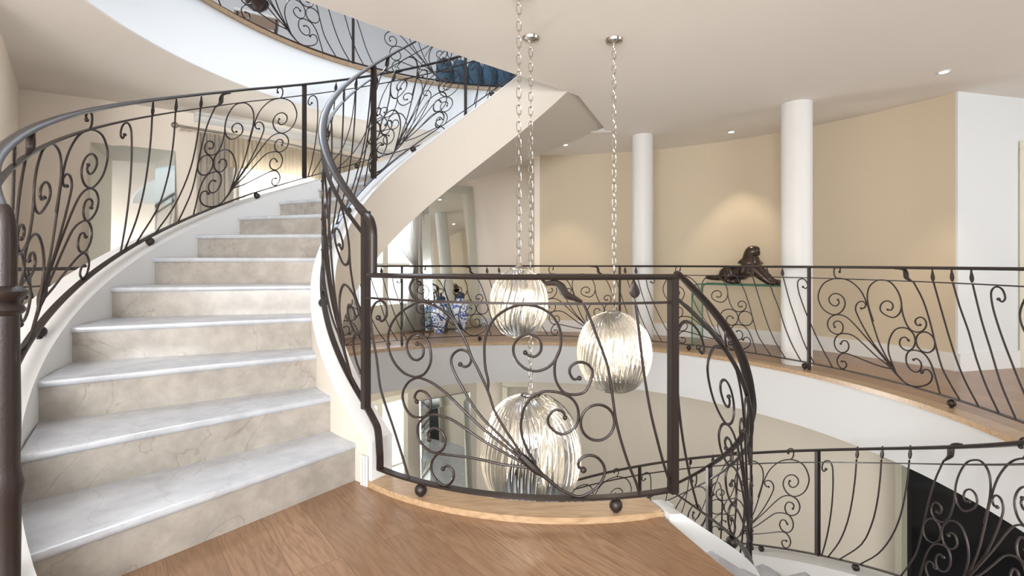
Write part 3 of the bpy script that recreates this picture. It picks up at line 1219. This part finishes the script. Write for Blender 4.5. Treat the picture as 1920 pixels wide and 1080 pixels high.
rails(root, mpDO, sdo(-44), sdo(100), 170, hs=(0.0, 0.80, 0.905), wb=0.03)
for k in (-1, 0, 1):
    stair_unit(root, mpDO, k * UO * 2.65 / 2.62, sdo(-44), sdo(100), UO * 2.65 / 2.62, -0.15 if k < 0 else 0.0)
for d in (16.16, 58, 99):
    post(root, mpDO, sdo(d), -0.005, 0.90, 0.034)
for d in (28.5, 8.3, -14, 50, 72, 92):
    foot(root, mpDO, sdo(d), -0.032)

# -- upper floor balustrade
mpU = make_path((CX, CY), lambda d: 2.90, 150, -1, lambda d: ZU + 0.07)
root = thing('balustrade', 'wrought iron balustrade along the upper floor edge above the stairs', 'balustrade', pol(2.90, 130, ZU))


def su(d):
    return (150 - d) * PI / 180 * 2.90


rails(root, mpU, su(206), su(70), 120, hand=False)
for s0 in [su(d) - 0.774 for d in (181.2, 146.9, 112.6)]:
    fan(root, mpU, s0, FAR)
    wave(root, mpU, vpts(s0, WAVE), vpts(s0, WHEAD))
    for j in range(3):
        P = vpts(s0, LEAF[j])
        if P[-1].x < su(70):
            bal(root, mpU, P)
for d in (72, 132, 169, 204):
    post(root, mpU, su(d), -0.07, 0.93, 0.026)
for d in (90, 111, 128, 146, 165, 190):
    foot(root, mpU, su(d), -0.034)

# ------------------------------------------------------------------ columns
for (px, py, rad, lb) in ((1.70, 6.29, 0.133, 'white round column farther from the stairs, left of the panther table'), (2.96, 5.03, 0.143, 'white round column nearest the right, just behind the balustrade')):
    bm = bmesh.new()
    lathe(bm, [(rad, 0), (rad, ZC)], (px, py, 0), 48)
    o = obj('column', bm, M['white'])
    link(o, lb, 'column', kind=None)

# ------------------------------------------------------------------ chandeliers


def chain(bm, x, y, z0, z1, w, seg=6):
    L_ = w * 2.1
    n = max(1, int(round((z1 - z0) / (L_ * 0.80))))
    st_ = (z1 - z0) / n
    hl = st_ * 0.5 + w * 0.17
    for i in range(n):
        zc = z0 + st_ * (i + 0.5)
        pts = []
        for k in range(12):
            a = 2 * PI * k / 12
            px = w * 0.5 * math.cos(a)
            pz = (hl - w * 0.5) * (1 if math.sin(a) > 1e-6 else (-1 if math.sin(a) < -1e-6 else 0)) + w * 0.5 * math.sin(a)
            p = Vector((px, 0, pz))
            if i % 2:
                p = Vector((0, px, pz))
            else:
                p = Vector((px * 0.94, px * 0.34, pz))
            pts.append(Vector((x, y, zc)) + p)
        pts.append(pts[0])
        tube3(bm, pts, w * 0.10, seg, cap=False)


def chandelier(x, y, zc, rx, rz, label, power, cw=0.034, ztop=ZC, twist=0.9):
    root = thing('chandelier', label, 'chandelier', (x, y, zc), 'ribbed glass globe pendants over the void')
    bm = bmesh.new()
    lathe(bm, [(0.0, ztop), (0.062, ztop), (0.066, ztop - 0.006), (0.060, ztop - 0.022), (0.030, ztop - 0.032), (0.008, ztop - 0.036), (0.0, ztop - 0.045)], (x, y, 0), 28)
    obj('canopy', bm, M['chrome'], root)
    bm = bmesh.new()
    chain(bm, x, y, zc + rz + 0.02, ztop - 0.035, cw)
    obj('chain', bm, M['chrome'], root)
    bm = bmesh.new()
    lathe(bm, [(0.0, 0.03), (0.012, 0.03), (0.02, 0.01), (0.05, 0.0), (0.055, -0.006), (0.02, -0.012), (0.0, -0.012)], (x, y, zc + rz), 20)
    tube3(bm, [(x, y, zc + rz), (x, y, zc + rz * 0.30)], 0.007)
    for k in range(4):
        a = k * PI / 2 + 0.5
        tube3(bm, [(x, y, zc + rz * 0.32), (x + rx * 0.22 * math.cos(a), y + rx * 0.22 * math.sin(a), zc + rz * 0.28)], 0.005)
    obj('fitting', bm, M['chrome'], root)
    # outer shade: overlapping twisted glass ribs of lens section
    bm = bmesh.new()
    nr = int(34 * rx / 0.2) if rx < 0.25 else 46
    for k in range(nr):
        a0 = 2 * PI * k / nr
        rings = []
        for t in rng(0.06, 0.965, 22):
            ph = t * PI
            r = rx * math.sin(ph) ** 0.86
            z = zc + rz * math.cos(ph)
            a = a0 + twist * (t - 0.5) + 0.25 * math.sin(ph * 2)
            hw = PI / nr * 0.98
            ring = []
            for da, dr in ((-hw, 0.0), (-hw * 0.55, 0.05 * rx), (0, 0.075 * rx), (hw * 0.55, 0.05 * rx), (hw, 0.0), (0, -0.02 * rx)):
                q = r + dr * math.sin(ph) ** 0.5 - 0.03 * rx
                ring.append(bm.verts.new((x + q * math.cos(a + da), y + q * math.sin(a + da), z)))
            rings.append(ring)
        for A, B in zip(rings, rings[1:]):
            for j in range(6):
                bm.faces.new((A[j], A[(j + 1) % 6], B[(j + 1) % 6], B[j]))
    obj('glass_shade', bm, M['crystal'], root)
    # inner cluster of hanging crystal rods
    bm = bmesh.new()
    for k in range(15):
        a = 2 * PI * k / 15
        rr = rx * 0.46
        zt = zc + rz * 0.35
        tube3(bm, [(x + rr * math.cos(a), y + rr * math.sin(a), zt), (x + rr * math.cos(a + .1), y + rr * math.sin(a + .1), zc), (x + rr * 0.8 * math.cos(a + .2), y + rr * 0.8 * math.sin(a + .2), zc - rz * 0.6)], [0.008, 0.012, 0.004], 6)
    obj('crystal_rods', bm, M['crystal'], root)
    for k in range(4):
        a = k * PI / 2 + 0.5
        c = (x + rx * 0.22 * math.cos(a), y + rx * 0.22 * math.sin(a), zc + rz * 0.2)
        bm = bmesh.new()
        ball(bm, c, 0.016, 10, (1, 1, 1.6))
        obj('bulb', bm, M['lamp'], root)
    for k in (0, 1):
        d = bpy.data.lights.new('bulb_light', 'POINT')
        d.energy = power * 0.21
        d.color = (1.0, 0.86, 0.70)
        d.shadow_soft_size = 0.03
        o = bpy.data.objects.new('bulb_light', d)
        COL.objects.link(o)
        o.location = (x + (k - 0.5) * rx * 0.5, y - rx * 0.15, zc + rz * 0.02)
        o.parent = root
        o.matrix_parent_inverse = Matrix.Translation(root.location).inverted()
    return root


chandelier(0.042, 2.95, 0.80, 0.172, 0.213, 'smallest and highest ribbed glass globe chandelier, nearest the landing', 13, 0.030, twist=0.5)
chandelier(0.755, 3.58, 0.385, 0.262, 0.300, 'medium ribbed glass globe chandelier hanging rightmost over the void', 22, 0.032)
chandelier(0.137, 3.55, -0.345, 0.355, 0.425, 'largest and lowest ribbed glass globe chandelier low behind the landing balustrade', 30, 0.032, twist=1.2)

# ------------------------------------------------------------------ mirrors


def mirror(label, A, B, z0, z1, lean, border=0.14, back=0.04):
    """A, B: left and right foot of the glass in plan; lean: how far the top tips back"""
    A, B = Vector((A[0], A[1], z0)), Vector((B[0], B[1], z0))
    t = (B - A).normalized()
    n = Vector((t.y, -t.x, 0))
    up = (Vector((0, 0, z1 - z0)) - n * lean)
    hgt = up.length
    up.normalize()
    nn = t.cross(up)
    root = thing('mirror', label, 'mirror', (A + B) / 2)
    w = (B - A).length
    P = lambda x, y, d=0.0: A + t * x + up * y - nn * d

    def quad(bm, ps):
        bm.faces.new([bm.verts.new(p) for p in ps])
    s = -1 if nn.dot(n) > 0 else 1
    bm = bmesh.new()
    b = border
    # back board
    fr = [P(0, 0), P(w, 0), P(w, hgt), P(0, hgt)]
    fb = [p - n * back for p in fr]
    va = [bm.verts.new(p - n * 0.012) for p in fr]
    vb = [bm.verts.new(p) for p in fb]
    bm.faces.new(va)
    bm.faces.new(vb)
    for i in range(4):
        bm.faces.new((va[i], va[(i + 1) % 4], vb[(i + 1) % 4], vb[i]))
    obj('backing', bm, M['rubber'], root, smooth=False)
    f0 = [P(b, b) + n * 0.02, P(w - b, b) + n * 0.02, P(w - b, hgt - b) + n * 0.02, P(b, hgt - b) + n * 0.02]
    bm = bmesh.new()
    va = [bm.verts.new(p) for p in f0]
    vb = [bm.verts.new(p - n * 0.03) for p in f0]
    bm.faces.new(va)
    bm.faces.new(vb)
    for i in range(4):
        bm.faces.new((va[i], va[(i + 1) % 4], vb[(i + 1) % 4], vb[i]))
    obj('glass', bm, M['mirror'], root, smooth=False)
    for i in range(4):
        j = (i + 1) % 4
        bm = bmesh.new()
        g = 0.006
        ps = [fr[i], fr[j], f0[j] - n * g, f0[i] - n * g]
        va = [bm.verts.new(p) for p in ps]
        vb = [bm.verts.new(p - n * 0.012) for p in ps]
        bm.faces.new(va)
        bm.faces.new(vb)
        for q in range(4):
            bm.faces.new((va[q], va[(q + 1) % 4], vb[(q + 1) % 4], vb[q]))
        obj('border', bm, M['bevel'], root, smooth=False)
    return root


mirror('large silver mirror leaning on the left wall behind the stair balustrade', (-4.10, 4.66), (-3.52, 5.04), 0.02, 2.26, 0.24, 0.17)
mirror('tall silver mirror leaning by the curtain behind the blue and white jars', (-1.31, 7.33), (-0.52, 7.90), 0.01, 2.32, 0.22, 0.14)
mirror('dark-edged leaning mirror standing on the lower hall floor', (-1.33, 7.25), (-0.62, 7.78), ZL + 0.01, ZL + 2.25, 0.10, 0.14)

# ------------------------------------------------------------------ porcelain jars


def jar(name, label, loc, s, g=None):
    root = thing(name, label, 'jar', loc, g)
    x, y, z = loc
    bm = bmesh.new()
    lathe(bm, [(r * s, h * s) for r, h in ((0.0, 0.0), (0.075, 0), (0.08, 0.02), (0.085, 0.06), (0.115, 0.18), (0.14, 0.30), (0.145, 0.36), (0.13, 0.43), (0.09, 0.47), (0.06, 0.485), (0.06, 0.52), (0.0, 0.52))], (x, y, z), 28)
    obj('body', bm, M['china'], root)
    bm = bmesh.new()
    lathe(bm, [(r * s, h * s) for r, h in ((0.0, 0.521), (0.07, 0.521), (0.072, 0.54), (0.05, 0.565), (0.015, 0.58), (0.02, 0.60), (0.012, 0.62), (0.0, 0.625))], (x, y, z), 24)
    obj('lid', bm, M['navy'], root)


jar('ginger_jar', 'blue and white lidded jar on the oak floor, right of the pair by the mirror', (-0.79, 7.36, 0.001), 0.98, None)
jar('ginger_jar', 'blue and white lidded jar on the oak floor, nearer the curtain', (-1.09, 7.25, 0.001), 0.86, None)
jar('ginger_jar', 'blue and white lidded jar on the lower hall floor', (-0.92, 7.1, ZL + 0.001), 0.9, None)

# ------------------------------------------------------------------ windows and curtains


def window(n, A, B, z0, z1, cols, rows, fw=0.06, depth=0.05, solid=0.0):
    A, B = Vector((A[0], A[1], 0)), Vector((B[0], B[1], 0))
    t = (B - A).normalized()
    nrm = Vector((t.y, -t.x, 0))
    ang = math.atan2(t.y, t.x)
    w = (B - A).length
    root = bpy.data.objects.new('window_%d' % n, None)
    COL.objects.link(root)
    root['kind'] = 'structure'
    root.location = (A + B) / 2 + Vector((0, 0, z0))
    bm = bmesh.new()

    def bar(x0, x1, za, zb, d=depth):
        c = A + t * ((x0 + x1) / 2) + nrm * d / 2
        box(bm, (c.x, c.y, (za + zb) / 2), (x1 - x0, d, zb - za), ang, 0.003)
    bar(0, fw, z0, z1)
    bar(w - fw, w, z0, z1)
    bar(fw, w - fw, z1 - fw, z1)
    bar(fw, w - fw, z0, z0 + fw + solid)
    for k in range(1, cols):
        x = fw + (w - 2 * fw) * k / cols
        bar(x - fw * 0.55, x + fw * 0.55, z0 + fw + solid, z1 - fw)
    for k in range(1, rows):
        zz = z0 + fw + solid + (z1 - z0 - 2 * fw - solid) * k / rows
        bar(fw, w - fw, zz - 0.015, zz + 0.015, depth * 0.8)
    obj('window_frame', bm, M['frame'], root)
    bm = bmesh.new()
    c = A + t * (w / 2) + nrm * 0.010
    box(bm, (c.x, c.y, (z0 + z1) / 2 + solid / 2), (w - fw * 1.5, 0.008, z1 - z0 - fw * 1.5 - solid), ang)
    obj('pane', bm, M['pane'], root, smooth=False)
    return root


def lerp2(a, b, t):
    return (a[0] + (b[0] - a[0]) * t, a[1] + (b[1] - a[1]) * t)


def off2(A, B, d):
    t = (Vector(B) - Vector(A)).normalized()
    return ((A[0] + t.y * d, A[1] - t.x * d), (B[0] + t.y * d, B[1] - t.x * d))


a_, b_ = off2((-3.04, 5.80), (-2.6, 6.35), 0.02)
window(1, lerp2(a_, b_, -0.35), lerp2(a_, b_, 0.98), 0.15, 2.30, 2, 1)
a_, b_ = off2((-2.15, 6.95), (-1.72, 7.42), 0.03)
window(2, lerp2(a_, b_, -0.3), lerp2(a_, b_, 1.35), 0.0, 2.3, 2, 3, fw=0.08, solid=0.35)
a_, b_ = off2((-2.15, 6.95), (-1.72, 7.42), 0.03)
window(3, lerp2(a_, b_, -0.4), lerp2(a_, b_, 1.15), ZL, ZL + 2.35, 2, 2, fw=0.08, solid=0.25)


def curtain(name, label, line, z0, z1, amp, folds, mat, cat='curtain', tie=None, group=None, parent=None, th=0.006):
    """pleated cloth hung along a plan polyline; tie=(t, z, w) gathers it at height z"""
    P = [Vector((x, y)) for x, y in line]
    seg = [(P[i + 1] - P[i]).length for i in range(len(P) - 1)]
    tot = sum(seg)

    def along(t):
        d = t * tot
        for i, l in enumerate(seg):
            if d <= l or i == len(seg) - 1:
                q = P[i] + (P[i + 1] - P[i]) * (d / l)
                tt = (P[i + 1] - P[i]).normalized()
                return q, Vector((tt.y, -tt.x))
            d -= l
    bm = bmesh.new()
    nx, nz = folds * 8, 26
    grid = []
    for j in range(nz + 1):
        z = z0 + (z1 - z0) * j / nz
        row = []
        for i in range(nx + 1):
            s = i / nx
            t = s
            if tie:
                tt, tz, tw = tie
                if z > tz:
                    k = ((z - tz) / (z1 - tz)) ** 0.62
                else:
                    k = min(1, ((tz - z) / (tz - z0)) * 0.28)
                t = (tt + (s - 0.5) * tw) * (1 - k) + s * k
            q, n_ = along(min(1, max(0, t)))
            f = math.sin(s * folds * 2 * PI + 0.4 * math.sin(s * 9)) * amp * (0.8 + 0.2 * math.sin(s * 23))
            q = q + n_ * (f + amp * 1.1)
            row.append(bm.verts.new((q.x, q.y, z)))
        grid.append(row)
    for j in range(nz):
        for i in range(nx):
            bm.faces.new((grid[j][i], grid[j][i + 1], grid[j + 1][i + 1], grid[j + 1][i]))
    o = obj(name, bm, mat, parent)
    if label:
        link(o, label, cat, group)
    return o


WL = [Vector(p) for p in WALL_L]


def woff(i0, i1, d):
    out = []
    for i in range(i0, i1 + 1):
        t = (WL[min(i + 1, i1)] - WL[max(i - 1, i0)]).normalized()
        out.append((WL[i].x + t.y * d, WL[i].y - t.x * d))
    return out


ln = woff(5, 8, 0.13)
root = thing('curtain', 'pleated oatmeal curtains with sheers on a rod, behind the stairs at the left window', 'curtain', (ln[1][0], ln[1][1], 2.2))
curtain('sheer', None, ln, 0.06, 2.46, 0.012, 34, M['sheer'], parent=root)
ln2 = woff(5, 8, 0.19)
curtain('valance', None, ln2, 2.12, 2.46, 0.016, 46, M['valance'], parent=root)
t0 = lerp2(ln2[0], ln2[1], 0.0)
curtain('drape', None, [ln2[0], lerp2(ln2[0], ln2[1], 0.42)], 0.05, 2.45, 0.022, 5, M['drape'], parent=root)
bm = bmesh.new()
e0 = Vector((*lerp2(ln2[0], ln2[1], -0.3), 2.49))
e1 = Vector((*ln2[0], 2.49))
tube3(bm, [e0] + [Vector((*p, 2.49)) for p in ln2], 0.014, 10)
ball(bm, e0, 0.035)
tube3(bm, [e0 + (e1 - e0) * 0.6, e0 + (e1 - e0) * 0.6 + Vector((-0.1, 0.14, 0))], 0.010)
obj('curtain_rod', bm, M['chrome'], root)

l2 = off2((-2.15, 6.95), (-1.2, 7.85), 0.20)
curtain('curtain', 'white sheer curtain tied back across the bright french doors', [l2[0], lerp2(l2[0], l2[1], 0.62)], 0.03, 2.32, 0.02, 12, M['sheer'], tie=(0.93, 1.04, 0.10))
l3 = off2((-2.15, 6.95), (-1.2, 7.85), 0.13)
curtain('curtain', 'taupe drape hanging straight beside the french doors, left of the tall mirror', [lerp2(l3[0], l3[1], 0.52), lerp2(l3[0], l3[1], 0.72)], 0.02, 2.40, 0.024, 4, M['drape'])

# ------------------------------------------------------------------ glass console and panther
ca, cb = Vector((2.30, 6.20)), Vector((3.24, 5.36))
tdir = (cb - ca).normalized()
ndir = Vector((tdir.y, -tdir.x))
if ndir.dot(Vector((0, -1))) < 0:
    ndir = -ndir
root = thing('console_table', 'bent clear glass console table against the curved beige wall', 'table', ((ca.x + cb.x) / 2, (ca.y + cb.y) / 2, 0))
L_ = (cb - ca).length
ZT = 0.785
prof = []
rc = 0.09
path = [(0, 0), (0, ZT - rc)] + [(rc - rc * math.cos(a), ZT - rc + rc * math.sin(a)) for a in rng(0, PI / 2, 8)][1:] + [(L_ - rc + rc * math.sin(a), ZT - rc + rc * math.cos(a)) for a in rng(0, PI / 2, 8)] + [(L_, 0)]
TD = 0.36


def ribbon(bm, y0, y1, t=0.013):
    n = len(path)
    inn = []
    for i, (x, z) in enumerate(path):
        a = Vector(path[max(i - 1, 0)])
        b = Vector(path[min(i + 1, n - 1)])
        tt = (b - a).normalized()
        inn.append((x + tt.y * t, z - tt.x * t))
    inn[0] = (t, 0)
    inn[-1] = (L_ - t, 0)
    rings = []
    for (x, z), (xi, zi) in zip(path, inn):
        r_ = []
        for (xx, zz, yy) in ((x, z, y0), (x, z, y1), (xi, zi, y1), (xi, zi, y0)):
            p = ca + tdir * xx - ndir * yy
            r_.append(bm.verts.new((p.x, p.y, zz)))
        rings.append(r_)
    for A, B in zip(rings, rings[1:]):
        for k in range(4):
            bm.faces.new((A[k], A[(k + 1) % 4], B[(k + 1) % 4], B[k]))
    bm.faces.new(rings[0])
    bm.faces.new(rings[-1])


bm = bmesh.new()
ribbon(bm, 0.004, TD)
obj('glass', bm, M['tableglass'], root)
bm = bmesh.new()
ribbon(bm, 0.0, 0.004)
ribbon(bm, TD, TD + 0.004)
obj('polished_edge', bm, M['edgeglass'], root)


def skin(name, verts, edges, mat, parent=None, sub=2, loc=None):
    me = bpy.data.meshes.new(name)
    me.from_pydata([v[:3] for v in verts], edges, [])
    o = bpy.data.objects.new(name, me)
    COL.objects.link(o)
    me.materials.append(mat)
    sk = o.modifiers.new('skin', 'SKIN')
    sk.use_smooth_shade = True
    layer = me.skin_vertices[0].data if me.skin_vertices else None
    if layer is None:
        bm = bmesh.new()
        bm.from_mesh(me)
        bm.verts.layers.skin.verify()
        bm.to_mesh(me)
        bm.free()
        layer = me.skin_vertices[0].data
    for i, v in enumerate(verts):
        layer[i].radius = (v[3] * 1.5, (v[4] if len(v) > 4 else v[3]) * 1.5)
        layer[i].use_root = (i == 0)
    sb = o.modifiers.new('smooth', 'SUBSURF')
    sb.levels = sb.render_levels = sub
    # evaluate to a plain mesh
    dg = bpy.context.evaluated_depsgraph_get()
    em = bpy.data.meshes.new_from_object(o.evaluated_get(dg))
    o.modifiers.clear()
    o.data = em
    for p in em.polygons:
        p.use_smooth = True
    if parent:
        o.parent = parent
    return o


# panther: x along the table (+ = towards its head), y across (+ = away), z up; metres
PV = [
    (-0.10, 0.0, 0.135, .064), (0.00, 0.0, 0.135, .072), (0.07, 0.0, 0.160, .090), (0.100, 0.0, 0.235, .094, .078), (0.100, 0, 0.305, .080, .066), (0.098, 0, 0.36, .064),
    (-0.19, 0.0, 0.120, .066), (-0.26, 0, 0.075, .035), (-0.34, 0, 0.065, .020), (-0.41, 0, 0.072, .020), (-0.45, 0, 0.075, .014),
    (0.112, 0.0, 0.400, .066), (0.155, 0.0, 0.392, .055), (0.190, 0.0, 0.378, .042),
    (0.15, 0.060, 0.195, .055), (0.22, 0.07, 0.125, .042), (0.29, 0.075, 0.065, .031), (0.335, 0.075, 0.030, .025), (0.41, 0.075, 0.022, .024),
    (0.15, -0.060, 0.195, .055), (0.21, -0.07, 0.125, .042), (0.275, -0.075, 0.065, .031), (0.315, -0.075, 0.030, .025), (0.39, -0.075, 0.022, .024),
    (-0.17, 0.065, 0.125, .062), (-0.10, 0.09, 0.10, .046), (-0.17, 0.095, 0.035, .030), (-0.09, 0.095, 0.024, .024), (-0.04, 0.095, 0.022, .020),
    (-0.17, -0.065, 0.125, .062), (-0.10, -0.09, 0.10, .046), (-0.17, -0.095, 0.035, .030), (-0.09, -0.095, 0.024, .024), (-0.04, -0.095, 0.022, .020)]
PE = [(0, 1), (1, 2), (2, 3), (3, 4), (4, 5), (0, 6), (6, 7), (7, 8), (8, 9), (9, 10), (5, 11), (11, 12), (12, 13),
      (2, 14), (14, 15), (15, 16), (16, 17), (17, 18), (2, 19), (19, 20), (20, 21), (21, 22), (22, 23),
      (6, 24), (24, 25), (25, 26), (26, 27), (27, 28), (6, 29), (29, 30), (30, 31), (31, 32), (32, 33)]
pc = ca + tdir * 0.56 - ndir * (TD * 0.5)
MX = Matrix.Translation((pc.x, pc.y, ZT + 0.004)) @ Matrix.Rotation(math.atan2(tdir.y, tdir.x), 4, 'Z')
root = thing('panther_sculpture', 'dark bronze panther sculpture crouching with raised head on the glass table', 'sculpture', (pc.x, pc.y, ZT))
body = skin('body', PV, PE, M['bronze'])
body.data.transform(MX)
body.parent = root
body.matrix_parent_inverse = Matrix.Translation(root.location).inverted()
bm = bmesh.new()
for sy in (-1, 1):
    ball(bm, (0.092, 0.036 * sy, 0.437), 0.017, 10, (0.7, 1, 1))
    ball(bm, (0.163, 0.028 * sy, 0.412), 0.007, 8)
ball(bm, (0.196, 0.0, 0.386), 0.014, 8, (0.8, 1.4, 0.8))
ball(bm, (0.172, 0.0, 0.362), 0.032, 12, (1.05, 0.85, 0.6))
bmesh.ops.transform(bm, matrix=MX, verts=bm.verts)
obj('ears_and_muzzle', bm, M['bronze'], root)

# ------------------------------------------------------------------ ceiling fittings
for (u, v, lb) in ((1770, 134, 'small recessed ceiling downlight at the right above the white wall'), (1371, 247, 'small recessed ceiling downlight above the panther table'), (1060, 271, 'farthest small recessed downlight, beyond the stair underside and the air vent')):
    Y = FPX * (ZC - CAMH) / (HV - v)
    x = (u - 960) / FPX * Y
    root = thing('downlight', lb, 'light', (x, Y, ZC), 'recessed ceiling downlights')
    bm = bmesh.new()
    lathe(bm, [(0.032, -0.0005), (0.048, -0.0005), (0.046, -0.006), (0.034, -0.008), (0.032, -0.0005)], (x, Y, ZC), 28)
    obj('rim', bm, M['white'], root)
    bm = bmesh.new()
    lathe(bm, [(0, -0.001), (0.033, -0.001), (0.033, -0.005), (0, -0.006)], (x, Y, ZC), 20)
    obj('lens', bm, M['dlamp'], root)
    d = bpy.data.lights.new('spot_light', 'SPOT')
    d.energy = 42
    d.color = (1, 0.84, 0.64)
    d.spot_size = R_(70)
    d.spot_blend = 0.5
    d.shadow_soft_size = 0.03
    o = bpy.data.objects.new('spot_light', d)
    COL.objects.link(o)
    o.location = (x, Y, ZC - 0.02)
    o.parent = root
    o.matrix_parent_inverse = Matrix.Translation(root.location).inverted()

Y = FPX * (ZC - CAMH) / (HV - 246)
bm = bmesh.new()
c = at(1112, 246, Y)
box(bm, (c.x, c.y, ZC - 0.010), (0.44, 0.06, 0.02), 0.05, 0.003)
for k in (-0.012, 0.012):
    box(bm, (c.x, c.y + k, ZC - 0.021), (0.40, 0.008, 0.004), 0.05)
link(obj('ceiling_vent', bm, M['plaster']), 'narrow linear air vent in the ceiling beyond the stair underside', 'vent')

# ------------------------------------------------------------------ lower hall panel and door
bm = bmesh.new()
for d0, d1 in zip(rng(-46, 21.4, 30), rng(-46, 21.4, 30)[1:]):
    prism(bm, [pol(RW(d0) - 0.05, d0).xy, pol(RW(d0), d0).xy, pol(RW(d1), d1).xy, pol(RW(d1) - 0.05, d1).xy], ZL, -0.54)
pn = thing('wall_panel', 'tall glossy black wall panel in the lower hall at the bottom right', 'panel', pol(4.3, 5, ZL))
obj('panel_face', bm, M['black'], pn, smooth=False)
bm = bmesh.new()
for d0, d1 in zip(rng(21.4, 22.2, 2), rng(21.4, 22.2, 2)[1:]):
    prism(bm, [pol(RW(d0) - 0.14, d0).xy, pol(RW(d0), d0).xy, pol(RW(d1), d1).xy, pol(RW(d1) - 0.14, d1).xy], ZL, -0.54)
obj('panel_surround', bm, plain('grey green trim', (0.34, 0.32, 0.25), 0.5), pn, smooth=False)

dl = bpy.data.objects.new('door_2', None)
COL.objects.link(dl)
dl['kind'] = 'structure'
dl.location = (0.2, 8.1, ZL)
bm = bmesh.new()
for x0 in (-0.12, 0.78):
    box(bm, (x0, 8.10, ZL + 1.15), (0.09, 0.12, 2.3), 0, 0.004)
box(bm, (0.33, 8.10, ZL + 2.33), (0.99, 0.12, 0.09), 0, 0.004)
obj('door_frame', bm, M['frame'], dl)
bm = bmesh.new()
box(bm, (0.33, 8.11, ZL + 1.14), (0.82, 0.05, 2.28))
box(bm, (0.33, 8.08, ZL + 1.7), (0.55, 0.02, 0.8), 0, 0.004)
box(bm, (0.33, 8.08, ZL + 0.7), (0.55, 0.02, 0.8), 0, 0.004)
obj('door_leaf', bm, M['wall_low'], dl)

# ------------------------------------------------------------------ upper floor furniture
root = thing('sofa', 'blue velvet sofa with channelled back on the upper floor', 'sofa', (-0.45, 7.3, ZU))
bm = bmesh.new()
for k in range(8):
    d = 107 - k * 3.4
    p = pol(3.62, d)
    tube3(bm, [(p.x, p.y, ZU + 0.12), (p.x, p.y, ZU + 0.5), (p.x, p.y, ZU + 0.64)], [0.125, 0.13, 0.085], 14)
obj('backrest', bm, M['blue'], root)
bm = bmesh.new()
arcband(bm, 3.70, 4.35, ZU + 0.10, ZU + 0.42, 82, 108, 20)
bmesh.ops.bevel(bm, geom=[e for e in bm.edges if min(v.co.z for v in e.verts) > ZU + 0.4], offset=0.03, segments=2, affect='EDGES')
obj('seat', bm, M['blue'], root)
for d in (84, 106):
    for r in (3.75, 4.3):
        bm = bmesh.new()
        p = pol(r, d)
        tube3(bm, [(p.x, p.y, ZU), (p.x, p.y, ZU + 0.11)], [0.012, 0.02], 10)
        obj('leg', bm, M['bronze'], root)

# small white plinth table and dark bust on the upper floor
bp = at(482, 42, 5.15)
root = thing('side_table', 'small white table under the dark bust on the upper floor', 'table', (bp.x, bp.y, ZU))
bm = bmesh.new()
box(bm, (bp.x, bp.y, ZU + 0.335), (0.42, 0.30, 0.03), 0.5, 0.004)
obj('table_top', bm, M['white'], root)
for sx in (-1, 1):
    for sy in (-1, 1):
        bm = bmesh.new()
        v = Matrix.Rotation(0.5, 3, 'Z') @ Vector((0.18 * sx, 0.12 * sy, 0))
        box(bm, (bp.x + v.x, bp.y + v.y, ZU + 0.16), (0.02, 0.02, 0.32), 0.5)
        obj('leg', bm, M['iron'], root)
bm = bmesh.new()
zb = ZU + 0.351
lathe(bm, [(0.0, 0), (0.07, 0), (0.07, 0.02), (0.03, 0.05), (0.035, 0.07), (0.10, 0.12), (0.12, 0.17), (0.09, 0.22), (0.045, 0.25), (0.04, 0.29), (0.055, 0.33), (0.068, 0.38), (0.062, 0.43), (0.03, 0.465), (0.0, 0.47)], (bp.x, bp.y, zb), 24)
ball(bm, (bp.x + 0.02, bp.y - 0.065, zb + 0.36), 0.014, 10)
ball(bm, (bp.x + 0.01, bp.y - 0.05, zb + 0.325), 0.022, 10, (1, 1, 0.6))
link(obj('bust_sculpture', bm, M['bronze']), 'dark bust sculpture on a small white table on the upper floor', 'sculpture')
